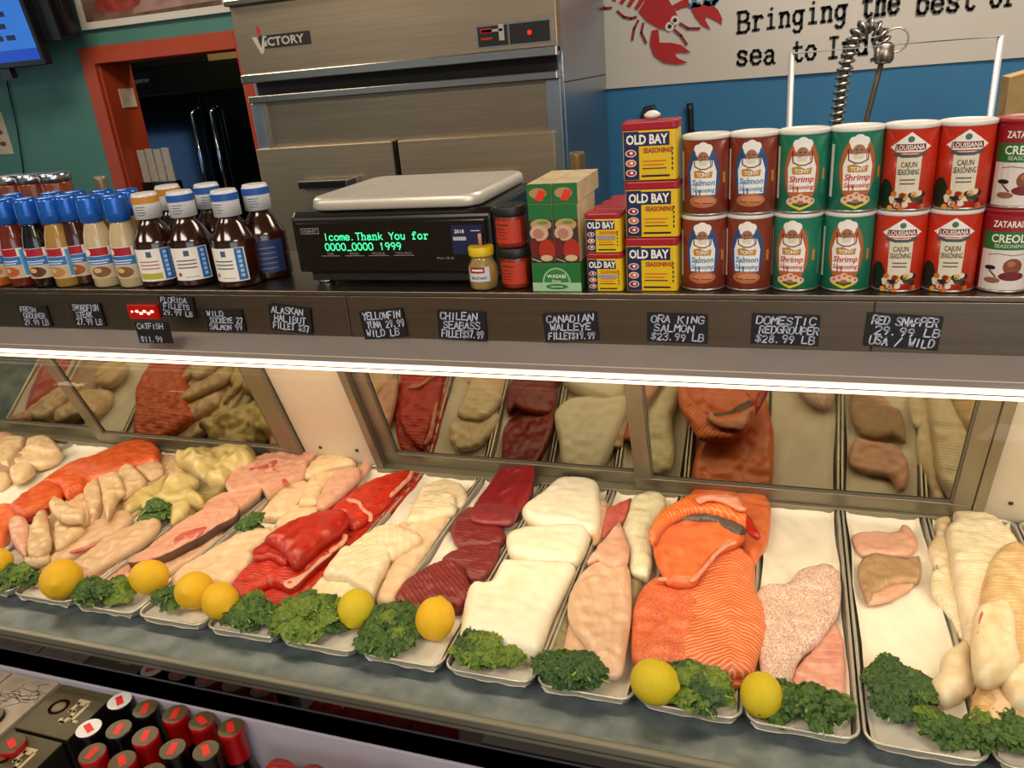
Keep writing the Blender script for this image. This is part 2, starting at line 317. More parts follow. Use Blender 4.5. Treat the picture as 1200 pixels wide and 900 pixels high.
q=aty(238,70,4.6); tag(MB().box((q[0],4.65,zt2),(q[0]+.5,5.0,zt2+.10),mat('cardboard','8F7443',.8,c2='85693A')).build('cardboard_box',bevel=.002),'long yellowish cardboard box lying on top of the black refrigerator','box')
wht=mat('white_paper','DAD8D2',.75); cream=mat('cream_paper','C9BEA6',.75,c2='BDB196',scale=30)
q=aty(146,196,3.8); b=thing('paper_holder','wall rack of pale paperwork hung inside the red doorway','rack',(-3.570,3.80,q[2]))
MB().box((-.005,-.01,-.14),(.24,.04,-.09),blk).build('tray',b)
for i in range(4): MB().box((.01+.055*i,-.004+.004*i,-.09),(.06+.055*i,.004+.004*i,.09+.004*(i%2)),mat('grey_paper','A6A298',.8,c2='9A958A',scale=40)).build('sheet',b)
q=aty(146,115,3.85); tag(MB().box((-3.574,3.79,q[2]-.05),(-3.570,3.90,q[2]+.05),cream).build('paper_note'),'small cream note taped inside the red door frame','note')
# --- television
q=aty(0,82,3.42); xr=aty(56,80,3.42)[0]
tv=thing('television','wall television showing a blue screen of text lines at the upper left','television',(xr,3.42,q[2]),R(0)); tv.rotation_euler=(R(8),0,R(5))
MB().box((-1.05,0,0),(0,.05,.62),blk).build('casing',tv,bevel=.006)
p=Print(); p.rect(-1.03,.03,-.02,.60,mat('screen_blue','2A6CC0',.4,emit='2463C4',es=.55)); p.rect(-1.03,.03,-.02,.085,mat('screen_deep_blue','0A3CA0',.4,emit='0A3FB4',es=.55),2)
sd=mat('screen_text','061A4A',.4,emit='061440',es=.1)
for k in range(9):
    yy=.13+k*.055; x=-.55-.05*(k%3)
    while x<-.12-.05*(k%2):
        wd=random.uniform(.03,.10); p.rect(x,yy,min(x+wd,-.06),yy+.024,sd,3); x+=wd+.02
p.mb(onfront(-.001)).build('screen',tv)
br=MB().box((-.02,.05,.10),(.10,.20,.40),blk).box((.10,.09,.12),(.14,.12,.36),blk); br.build('wall_bracket',tv,bevel=.004)
MB().box((-.30,.0,-.05),(-.24,.04,0),blk).build('sensor',tv)
c=[aty(8,95,3.69),aty(20,150,3.69),aty(26,190,3.69),aty(29,215,3.69)]; tag(MB().tube([(v[0],3.69,v[2]) for v in c],.004,blk,6).build('television_cable'),'thin black cable running down the green wall below the television','cable')
# --- framed picture and paper on the left wall
a=aty(101,36,YW); 
pf=thing('framed_picture','white framed picture of red lobsters above the orange red door frame','picture',(a[0],YW-.03,a[2]))
wf=mat('white_frame','CFCAC0',.5)
W,H=.95,.60; f=MB()
for A,B in (((0,0),(W,.035)),((0,H-.035),(W,H)),((0,.035),(.035,H-.035)),((W-.035,.035),(W,H-.035))): f.box((A[0],0,A[1]),(B[0],.03,B[1]),wf)
f.build('frame',pf,bevel=.002)
p=Print(); p.rect(.035,.035,W-.035,H-.035,mat('picture_ground','4A3428',.6,c2='7A5A4A',scale=9)); rd=mat('picture_red','7A2420',.5,c2='A04038',scale=14); pk=mat('picture_pink','A88478',.5,c2='8C6A60',scale=12)
p.poly([(.35,.05),(.9,.06),(.9,.16),(.6,.15),(.4,.12)],pk,2); p.ell(.27,.11,.15,.045,rd,3); p.ell(.42,.15,.10,.03,rd,3)
for k in range(5): p.stroke([(.15+.06*k,.12),(.10+.07*k,.2),(.14+.06*k,.27)],.012,rd,4)
p.ell(.66,.2,.12,.04,pk,3); p.ell(.8,.3,.08,.05,rd,3); p.mb(onfront(.012)).build('image',pf)
a=aty(17,180,YW); sg=thing('wall_sheet','cream sheet with small brown prints on the green wall below the television','poster',(a[0],YW-.004,a[2]))
MB().box((-.5,0,0),(0,.003,.24),cream).build('sheet',sg); p=Print(); br_=mat('brown_ink','6A4630',.7)
for k in range(4):
    for j in range(3): p.ell(-.06-.11*k,.06+.065*j,.025,.014,br_)
p.mb(onfront(-.0005)).build('print',sg)
# --- stainless cabinet freezer against the back wall
ss=mat('brushed_steel','B0A28C',.36,1,c2='A69883',scale=3,bump=.12,bscale=30,stretch=(1,1,40)); ssl=mat('bright_steel','BDB9B0',.22,1); ssd=mat('side_steel','A8B4C0',.35,1,bump=.05,bscale=10)
Yf=2.9; xL,xR=-2.095,-.783
fg=thing('stainless_refrigerator','tall stainless steel two-door refrigerator with a name plate and control panel on its header','refrigerator',(0,0,0))
MB().box((xL,Yf+.06,.12),(xR,YW-.01,CZ+.40),ssd).build('body',fg,bevel=.004)
zz=lambda px,py:aty(px,py,Yf)[2]
h0=CZ+.03; h1=CZ+.30
MB().box((xL,Yf,h0),(xR,Yf+.06,h1),ss).build('header_panel',fg,bevel=.003)
MB().box((xL-.005,Yf-.03,h1),(xR+.005,Yf+.06,h1+.022),ssl).build('top_trim',fg,bevel=.004)
MB().box((xL,Yf-.018,h0-.012),(xR,Yf+.03,h0+.022),ssl).build('ledge',fg,bevel=.004)
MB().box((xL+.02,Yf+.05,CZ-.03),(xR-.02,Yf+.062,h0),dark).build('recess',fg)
MB().box((xL+.01,Yf-.012,CZ-.058),(xR-.005,Yf+.06,CZ-.030),ssl).build('ledge',fg,bevel=.004)
MB().box((xL+.01,Yf+.03,CZ-.25),(xR-.01,Yf+.06,CZ-.058),ss).build('upper_panel',fg)
MB().box((xR-.055,Yf+.01,.15),(xR-.002,Yf+.06,CZ-.058),ssd).build('side_post',fg,bevel=.002)
MB().box((xL+.002,Yf+.01,.15),(xL+.05,Yf+.06,CZ-.058),ssd).build('side_post',fg,bevel=.002)
dt=CZ-.235; gx=aty(467,190,Yf)[0]
hd=mat('handle_black','111111',.35)
for i,(u,v,hp) in enumerate(((xL+.0,gx-.012,(352,421,214)),(gx+.012,xR-.03,(525,601,207)))):
    d=MB().box((u,Yf-.01,.18),(v,Yf+.045,dt),mat('door_steel_lit','C0B29A',.42,1,c2='B6A890',scale=3,bump=.1,bscale=30,stretch=(1,1,40))).build('door',fg,bevel=.003)  # lighter copy of the front steel, brighter reflection put into its colour
    a=aty(hp[0],hp[2]+4,Yf-.03); b=aty(hp[1],hp[2]-1,Yf-.03); zc=(a[2]+b[2])/2
    hm=MB(); hm.box((a[0],Yf-.045,zc-.014),(b[0]-.045,Yf-.01,zc+.010),hd); hm.prism([(b[0]-.05,zc-.014),(b[0],zc-.022),(b[0],zc+.026),(b[0]-.05,zc+.012)],Yf-.052,Yf-.01,ssl,'y'); hm.box((a[0],Yf-.047,zc+.010),(b[0]-.045,Yf-.03,zc+.016),ssl)
    hm.build('handle',d,bevel=.002)
MB().box((gx-.012,Yf+.02,.18),(gx+.012,Yf+.03,dt),blk).build('gasket',fg)
MB().box((gx-.014,Yf-.012,.18),(gx-.008,Yf+.0,dt),ssl).build('edge_strip',fg)
a=aty(300,57,Yf); b=aty(363,37,Yf); k1=mat('plate_black','171412',.5); sl=mat('silver_print','B9B4A8',.4); rr=mat('red_print','B42018',.5)
p=Print(); x0=a[0]; zc=(a[2]+b[2])/2; wd=b[0]-a[0]
p.rect(x0+.02,zc-.024,x0+wd,zc+.024,k1); p.text('ICTORY',x0+.135,zc-.014,.030,sl,2,wid=wd-.075,off=.03); p.poly([(x0-.01,zc+.022),(x0+.012,zc+.022),(x0+.026,zc-.018),(x0+.04,zc+.022),(x0+.058,zc+.022),(x0+.032,zc-.04),(x0+.02,zc-.04)],sl,2); p.ell(x0+.025,zc+.042,.009,.018,rr,2)
p.mb(onfront(Yf)).build('name_plate',fg)
a=aty(560,60,Yf); b=aty(648,25,Yf); p=Print(); x0,x1,z0,z1=a[0],xR-.022,a[2]+.006,b[2]+.012
p.rect(x0,z0,x1,z1,ssl,1); xm=x0+(x1-x0)*.44; p.rect(x0+.005,z0+.006,xm-.003,z1-.006,k1,2); p.rect(xm+.003,z0+.006,x1-.004,z1-.006,k1,2)
led=mat('red_led','C01810',.4,emit='FF2010',es=1.2); p.rect(x0+.015,z0+.05,x0+.06,z0+.066,rr,3); p.rect(x0+.015,z0+.028,x0+.06,z0+.036,rr,3); p.rect(x0+.085,z0+.022,x0+.105,z0+.075,sl,3); p.rect(x0+.02,z1-.025,x0+.10,z1-.017,sl,3)
p.ell((xm+x1)/2,(z0+z1)/2,.008,.008,led,3); p.mb(onfront(Yf)).build('control_panel',fg)
MB().box((xR-.0005,Yf+.06,CZ-.075),(xR+.0012,YW-.02,CZ-.070),k1).build('side_seam',fg)
# --- banner
Yn=YW-.012; a=aty(710,103,Yn); bn=thing('wall_banner','white vinyl banner with a red lobster and black typewriter lettering on the blue wall','banner',(0,0,0))
bm_=mat('banner_vinyl','D6D2CA',.45,c2='CFCBC2',scale=2,bump=.25,bscale=5)
vs=[];fs=[];nx,nz=60,14; bx0,bx1,bz0,bz1=a[0],1.9,a[2]-.005,a[2]+.75
for j in range(nz+1):
    for i in range(nx+1):
        x=bx0+(bx1-bx0)*i/nx; z=bz0+(bz1-bz0)*j/nz
        vs.append((x,Yn+.004*math.sin(x*7+z*3)*math.sin(z*5)-.002,z))
for j in range(nz):
    for i in range(nx): q=j*(nx+1)+i; fs.append((q,q+1,q+nx+2,q+nx+1))
s_=MB().add(vs,fs,bm_,True).build('sheet',bn,fixn=False)
ink=mat('banner_ink','1B1A18',.6); lob=mat('lobster_red','B2171A',.5); bl=mat('banner_blue','3A80B4',.5)
P2=lambda px,py:(lambda v:(v[0],v[2]))(aty(px,py,Yn))
p=Print(); th=.028
def line(txt,A,B,h,lw=.15):
    a=P2(*A); b=P2(*B); q=Print(); q.hand(txt,0,0,h,ink,3,lw,5.4,wid=b[0]-a[0],jit=.02,slab=True)
    sl=(b[1]-a[1])/(b[0]-a[0])
    for pts,f,m,ly in q.it: p.it.append(([(a[0]+u,a[1]+v+u*sl) for u,v in pts],f,m,ly))
hh=P2(866,14)[1]-P2(866,38)[1]
line('Bringing',(866,38),(992,22),hh*.98); line('the',(1010,21),(1053,14),hh*1.1); line('best',(1073,16),(1142,10),hh); line('of',(1160,8),(1188,5),hh)
line('sea',(864,76),(908,74),hh*.98); line('to',(929,72),(956,69),hh*.98); line('Indy',(970,68),(1034,60),hh*.98)
def zl(pts): return [P2(700+x/6,y/6) for x,y in pts]      # lobster drawn on the banner
p.poly(zl([(290,80),(330,20),(350,-40),(480,-40),(540,60),(575,130),(560,175),(520,215),(440,200),(350,150)]),lob,3)
for k in range(5):
    dx=-52*k; p.poly(zl([(285+dx,72-20*k),(318+dx,25-22*k),(350+dx-5,-20-22*k),(325+dx-10,-35-22*k),(290+dx,10-20*k),(262+dx,60-20*k)]),lob,3)
p.poly(zl([(525,40),(590,5),(640,-10),(650,45),(600,55),(560,72)]),lob,3)
p.poly(zl([(655,50),(700,30),(810,30),(850,70),(880,130),(875,175),(840,150),(770,115),(760,140),(800,210),(740,180),(690,120)]),lob,3)
p.poly(zl([(385,215),(430,205),(437,260),(440,300),(520,300),(590,315),(662,370),(570,368),(545,380),(570,410),(640,440),(560,452),(470,440),(400,390),(372,310)]),lob,3)
for q in ([(145,80),(190,120),(240,130),(275,120)],[(290,145),(262,200),(248,280)],[(325,165),(312,230),(345,300)],[(585,165),(640,200),(720,200)],[(545,210),(590,250),(630,310)],[(20,30),(60,60),(100,55)]): p.stroke(zl(q),.010,mat('lobster_dark','8E1220',.5),3)
wb=mat('banner_white','E4DFD4',.5)
for c in((510,187),(547,143)): x,z=P2(700+c[0]/6,c[1]/6); p.ell(x,z,.018,.018,wb,4); p.ell(x,z,.009,.009,ink,5)
p.hand('is',*P2(806,7),.06,bl,3,.3,5,wid=.12)
p.mb(lambda u,v,d:(u,Yn-.0075-d,v),step=.2).build('print',bn)
# --- things hanging and standing by the back wall
a=aty(930,150,2.6); b=aty(928,62,2.6); c=aty(1172,52,2.6); d=aty(1165,150,2.6); wr=mat('white_rail','C9CBCC',.35,.3)
tag(MB().tube([(a[0],2.6,0),(b[0],2.6,(b[2]+c[2])/2+.01),(c[0],2.6,(b[2]+c[2])/2+.01),(c[0],2.6,0)],.009,wr,8).build('overhead_rail_frame'),'thin white rectangular rail frame standing behind the seasoning cans','frame')
fa=thing('spray_faucet','pre-rinse spray faucet with a coiled spring hose in front of the banner','faucet',(0,0,0))
path=[(978,175),(981,140),(985,110),(989,85),(996,60),(1003,40),(1012,31),(1022,29),(1031,36),(1036,50),(1036,62)]
P3=[Vector((lambda v:(v[0],2.75,v[2]))(aty(*q,2.75))) for q in path]; P3=[Vector((P3[0].x,2.75,.92))]+P3
L=[0]
for u,v in zip(P3,P3[1:]): L.append(L[-1]+(v-u).length)
def along(s):
    for k in range(len(L)-1):
        if s<=L[k+1]: t=(s-L[k])/(L[k+1]-L[k]); return P3[k].lerp(P3[k+1],t)
    return P3[-1]
spring=mat('spring_steel','B4AEA2',.3,1); pts=[]; N=42; tot=L[-1]
for i in range(N*8+1):
    s=tot*i/(N*8); c0=along(s); d=(along(min(s+.01,tot))-along(max(s-.01,0))).normalized(); sd=Vector((0,1,0)); up=d.cross(sd)
    a_=2*PI*i/8; pts.append(c0+sd*.019*math.cos(a_)+up*.019*math.sin(a_))
MB().tube(pts,.005,spring,6).build('spring',fa); MB().tube([along(tot*i/40) for i in range(41)],.011,mat('grey_hose','4A4844',.5),8).build('hose',fa)
e=[aty(1036,62,2.75),aty(1026,100,2.75),aty(1013,150,2.75),aty(1008,170,2.75)]
MB().tube([(v[0],2.75,v[2]) for v in e]+[(e[3][0]-.02,2.75,.92)],.008,mat('lever_bronze','6A5C4A',.4,.6),8).build('supply_tube',fa)
cc=aty(1050,47,2.75); MB().tube([(cc[0]+.033*math.cos(t*PI/12),2.75,cc[2]+.033*math.sin(t*PI/12)) for t in range(24)],.003,spring,6,closed=True).build('ring',fa)
MB().lathe([(.02,-.03),(.028,-.02),(.028,.02),(.015,.03)],spring,16,Matrix.Translation((along(tot)[0],2.75,along(tot)[2]))).build('spray_head',fa)
wk=thing('work_table','steel work table against the blue wall behind the counter','table',(0,0,0)); MB().box((-.75,2.66,.88),(1.9,YW-.03,.92),ssl).build('tabletop',wk,bevel=.004)
for lx in(-.70,1.85):
    for ly in(2.7,3.6): MB().tube([(lx,ly,0),(lx,ly,.88)],.02,ssl,10).build('leg',wk)
# knives on the back wall
def wallknife(px,py,h,lab,loop=False):
    a=aty(px,py,YW-.03); o=thing('kitchen_knife' if not loop else 'kitchen_shears',lab,'knife' if not loop else 'shears',(a[0],YW-.03,a[2]))
    if loop: MB().tube([(-.035,0,-.16),(-.032,0,-.03),(-.02,0,0),(.012,0,.005),(.03,0,-.03),(.034,0,-.16)],.011,blk,8).build('handle',o)
    else: MB().tube([(0,0,0),(.004,0,-.03),(.006,0,-.10),(.014,0,-.15)],[.014,.013,.012,.016],blk,10).build('handle',o)
    MB().prism([(-.012,-.15),(.02,-.15),(.02,-.36),(.004,-.40)],-.001,.001,chrome,'y').build('blade',o)
wallknife(808,121,.1,'black-handled kitchen knife hung on the blue wall above the salmon seasoning')
wallknife(762,127,.1,'black looped shears handle on the blue wall behind the tall seasoning tins',True)
a=aty(1181,107,2.2); tag(MB().prism([(0,-.4),(.2,-.4),(.2,.03),(.15,.045),(.1,.03),(.05,.042),(0,.03)],0,.08,mat('tan_paper','B79B6A',.75,c2='A98C5A',scale=20,bump=.3),'y').build('paper_bag',loc=(a[0],2.2,a[2])),'tan paper bag standing behind the creole seasoning at the right edge','bag')
# ---------------------------------------------------------------- refrigerated display case
SZ=CZ-.3364; YF=1.157; X0,X1=-3.3,1.3
case_ss=mat('case_steel','8C8276',.3,1,c2='847A6E',scale=2,bump=.10,bscale=60,stretch=(1,60,60)); galv=mat('galvanised_deck','7F8B92',.42,.6,c2='5F6C74',scale=22,bump=.15,bscale=30)
panel_w=mat('cream_enamel','D9CDB8',.4,c2='D3C6B0',scale=3); gloss=mat('black_glass','55555A',.05,1); alu=mat('aluminium_frame','8E8877',.4,.8,bump=.08,bscale=80)
cs=thing('display_case','long refrigerated fish display case with a steel top shelf and slanted sliding rear doors','display case',(0,0,0))
MB().box((X0,YF,SZ-.008),(X1,1.47,SZ),case_ss).build('top_shelf',cs,bevel=.0015)
for i,(u,v) in enumerate(((X0,-1.352),(-1.3505,-.7165),(-.715,.1205),(.122,X1))):
    MB().box((u,YF,SZ-.0825),(v,YF+.02,SZ-.009),case_ss).build('fascia_panel',cs,bevel=.0008)
hood=mat('hood_grey','A39B97',.4,.35,c2='9D9591',scale=2)
MB().prism([(YF+.002,SZ-.083),(YF+.002,SZ-.087),(1.104,CZ-.4495),(1.102,CZ-.4455)],X0,X1,hood,'x').build('hood_panel',cs)
lampm=mat('lamp_cover','FFE9C8',.4,emit='FFE4BC',es=2.4)
MB().box((X0,1.099,CZ-.4545),(X1,1.107,CZ-.4470),lampm).build('light_strip',cs,bevel=.002)
MB().box((X0,1.101,CZ-.4565),(X1,1.115,CZ-.4547),alu).build('light_rail',cs)
MB().box((X0,1.103,CZ-.4640),(X1,1.111,CZ-.4567),lampm).build('light_strip',cs,bevel=.002)
MB().box((X0,1.112,CZ-.448),(X1,1.45,CZ-.440),panel_w).build('canopy_lining',cs)
MB().box((X0,.829,CZ-.930),(X1,1.60,CZ-.9205),galv).build('deck',cs)
MB().box((X0,.8225,CZ-.928),(X1,.836,CZ-.9055),mat('rail_aluminium','77786E',.42,.7)).build('front_rail',cs,bevel=.002)
MB().box((X0,.8215,CZ-.9185),(X1,.8226,CZ-.9170),mat('rail_shadow','3A3A36',.5,.4)).build('rail_groove',cs)
MB().box((X0,.8235,.04),(X1,.86,CZ-.928),gloss).build('front_panel',cs)
# slanted rear doors (19 degrees, leaning over the trays)
TH=R(19); 
def dm(x,s,o=0): return (x,1.556-s*math.sin(TH)-o*math.cos(TH),CZ-.896+s*math.cos(TH)-o*math.sin(TH))
def dbox(B,x0,x1,s0,s1,o0,o1,m):
    vs=[dm(x,s,o) for o in(o0,o1) for x,s in((x0,s0),(x1,s0),(x1,s1),(x0,s1))]
    return B.add(vs,[(0,1,2,3),(4,7,6,5),(0,4,5,1),(1,5,6,2),(2,6,7,3),(3,7,4,0)],m)
ST=.475
gl=mat('door_glass','9A9684',.05,1)
def door(x0,x1,o):
    B=MB(); w=.036
    dbox(B,x0,x1,.012,.048,o,o+.012,alu); dbox(B,x0,x1,ST-.03,ST,o,o+.012,alu); dbox(B,x0,x0+w,.048,ST-.03,o,o+.012,alu); dbox(B,x1-w,x1,.048,ST-.03,o,o+.012,alu)
    d=B.build('sliding_door',cs,bevel=.002)
    B=MB(); dbox(B,x0+w-.004,x1-w+.004,.044,ST-.026,o+.003,o+.006,gl); B.build('pane',d)
    B=MB()
    for e in(0,1):
        xx=x0+w if e==0 else x1-w-.004
        dbox(B,xx,xx+.004,.048,ST-.03,o+.006,o+.010,mat('grey_seal','5E5A50',.6))
    dbox(B,x0+w,x1-w,.048,.052,o+.006,o+.010,mat('grey_seal','5E5A50',.6)); B.build('seal',d)
    return d
for a_,b_ in ((-3.2,-1.145),(-.935,.385)):
    B=MB(); dbox(B,a_,b_,-.008,.012,-.005,.034,alu); dbox(B,a_,a_+.02,.012,ST,-.005,.03,alu); dbox(B,b_-.02,b_,.012,ST,-.005,.03,alu); B.build('door_track',cs,bevel=.0015)
door(-3.18,-1.73,.0); door(-1.82,-1.165,.014)
door(-.915,-.245,.0); door(-.29,.365,.014)
screw=mat('screw_dark','4A453C',.4,.8)
for a_,b_,sx in ((-1.143,-.937,(-1.09,-.985)),(.387,1.3,(.43,.9))):
    B=MB(); dbox(B,a_,b_,-.008,ST,-.005,.012,panel_w); pn=B.build('end_panel',cs,bevel=.002)
    for x in sx:
        for s in(.05,.40):
            c0=Vector(dm(x,s,.0135)); n=Vector((0,-math.cos(TH),-math.sin(TH)))
            MB().lathe([(.0045,-.001),(.0045,.001),(.002,.002)],screw,10,Matrix.Translation(c0)@n.to_track_quat('Z','Y').to_matrix().to_4x4()).build('screw',pn)
# curved front glass
m=bpy.data.materials.new('clear_front_glass'); m.use_nodes=True; nt=NT(m); nt.n.remove(nt.n['Principled BSDF']); fz=nt.new('ShaderNodeFresnel'); fz.inputs[0].default_value=1.09
tb=nt.new('ShaderNodeBsdfTransparent'); tb.inputs[0].default_value=(.97,.985,.98,1); gb=nt.new('ShaderNodeBsdfGlossy'); gb.inputs['Roughness'].default_value=.02; mx=nt.new('ShaderNodeMixShader')
nt.link(fz.outputs[0],mx.inputs[0]); nt.link(tb.outputs[0],mx.inputs[1]); nt.link(gb.outputs[0],mx.inputs[2]); nt.link(mx.outputs[0],nt.n['Material Output'].inputs[0])
pr=[]; N=24
for i in range(N+1):
    t=i/N; y=(1-t)**3*.830+3*(1-t)**2*t*.76+3*(1-t)*t*t*.86+t**3*1.098; z=(1-t)**3*-.906+3*(1-t)**2*t*-.72+3*(1-t)*t*t*-.50+t**3*-.466; pr.append((y,z+CZ))
vs=[];fs=[]
for x in (X0,X1): vs+=[(x,y,z) for y,z in pr]
for i in range(N): fs.append((i,i+1,N+2+i,N+1+i))
g=MB().add(vs,fs,m,True).build('front_glass',cs)
# ---------------------------------------------------------------- sheet trays and liners
tray_m=mat('tray_aluminium','D2CDBE',.34,.55,c2='C6C1B2',scale=12,bump=.12,bscale=40); paper_m=mat('tray_paper','F0E9DA',.8,c2='EAE2D2',scale=20,bump=.6,bscale=30)
def rrect(x0,y0,x1,y1,r,n=5):
    o=[]
    for cx,cy,a in((x1-r,y1-r,0),(x0+r,y1-r,90),(x0+r,y0+r,180),(x1-r,y0+r,270)):
        for k in range(n+1): t=R(a+90*k/n); o.append((cx+r*math.cos(t),cy+r*math.sin(t)))
    return o
TW,TL=.1545,.634
def traymesh():
    B=MB(); rings=[(.004,-.021,.012),(0,-.0195,.014),(-.002+.0,-.017,.015)]
    loops=[]
    for ins,z,r in ((.012,-.0200,.014),(.008,-.0185,.016),(.005,-.004,.019),(.0045,-.001,.0195),(.003,.0005,.0205),(.0005,.0003,.0225),(-.0005,-.002,.0235),(.0012,-.0035,.022)):
        loops.append([(x,y,z) for x,y in rrect(-TW/2+ins,ins,TW/2-ins,TL-ins,r)])
    n=len(loops[0]); vs=[v for l in loops for v in l]; fs=[tuple(range(n))]
    for j in range(len(loops)-1):
        for i in range(n): fs.append((j*n+i,j*n+(i+1)%n,(j+1)*n+(i+1)%n,(j+1)*n+i))
    return B.add(vs,fs,tray_m,True).mesh('sheet_tray')
tm=traymesh()
def gapx(n): return -.185+.158*n
ZR=CZ-.8985
def linermesh(seed,w,l,front=0):
    rnd=random.Random(seed); nx,ny=18,60; vs=[];fs=[]; ph=[rnd.uniform(0,6) for _ in range(6)]
    for j in range(ny+1):
        for i in range(nx+1):
            u=i/nx*2-1; v=j/ny; x=u*w/2; y=.006+v*l
            z=-.0170+.0012*math.sin(93*x+ph[0]+4*math.sin(v*9+ph[1]))+.0014*math.sin(v*25+ph[2]+u*3)+.0016*math.sin(v*47+x*160+ph[4])*math.sin(v*8+ph[5])
            e=max(0,abs(u)-.86)/.14; z+=.010*e*e; x+=.002*math.sin(v*14+ph[3])*abs(u)
            e=max(0,v-.965)/.035; z+=.011*e*e
            z=max(z,-.0188); vs.append((x,y,z))
    for j in range(ny):
        for i in range(nx): q=j*(nx+1)+i; fs.append((q,q+1,q+nx+2,q+nx+1))
    return MB().add(vs,fs,paper_m,True).mesh('paper_liner')
TN={4:'right of the white cod loins at the right edge',3:'holding the white cod loins at the right',2:'with two small pieces left and bare white paper',1:'holding the red speckled snapper fillet',0:'holding the chevron-lined orange salmon',
 -1:'holding the pale walleye fillets beside the salmon',-2:'holding the thick white sea bass blocks',-3:'holding the dark red tuna',-4:'holding the cream halibut portions left of the tuna',-5:'holding the bright red sockeye fillets',
 -6:'holding the pale pink fillets left of the red sockeye',-7:'holding the swordfish steaks',-8:'holding the tan catfish fillets',-9:'holding the folded pale strips',-10:'holding the orange salmon sides at the left',
 -11:'with cream fillets heaped at the back left',-12:'with cream fillets at the far left edge',-13:'leftmost of all, seen only in the slanted doors'}
for n,l in TN.items():
    x=gapx(n)+.079
    o=link('sheet_tray',tm,None,(x,.910,ZR)); tag(o,'shallow aluminium tray '+l,'tray','fish trays on the deck')
    fo=.10 if n in(2,) else .05
    e=link('paper_liner',linermesh(n+50,TW-.020,TL-.022),None,(x,.910,ZR)); tag(e,'white paper lining the tray '+l,'paper','paper liners in the trays')
# ---------------------------------------------------------------- fish on the trays
from mathutils.geometry import delaunay_2d_cdt
from mathutils import noise as MN
def K(ox,oy,s,pts): return [(ox+x*s,oy+y*s) for x,y in pts]
ZT=-.914                      # tray floor, relative to eye height
def smooth(P,n=2):
    Q=[];N=len(P)                                     # Catmull-Rom through the outline points
    for i in range(N):
        a,b,c,d=P[i-1],P[i],P[(i+1)%N],P[(i+2)%N]
        for k in range(4):
            t=k/4; Q.append(tuple(.5*(2*b[j]+(c[j]-a[j])*t*.8+(2*.8*a[j]-(6-.8)*b[j]+(6-2*.8)*c[j]-.8*d[j])*t*t+(-.8*a[j]+(4-.8)*b[j]+(.8-4)*c[j]+.8*d[j])*t**3) for j in(0,1)))
    return Q
def segd(px,py,a,b):
    dx,dy=b[0]-a[0],b[1]-a[1]; l=dx*dx+dy*dy
    t=max(0,min(1,((px-a[0])*dx+(py-a[1])*dy)/l)) if l else 0
    return math.hypot(px-a[0]-t*dx,py-a[1]-t*dy)
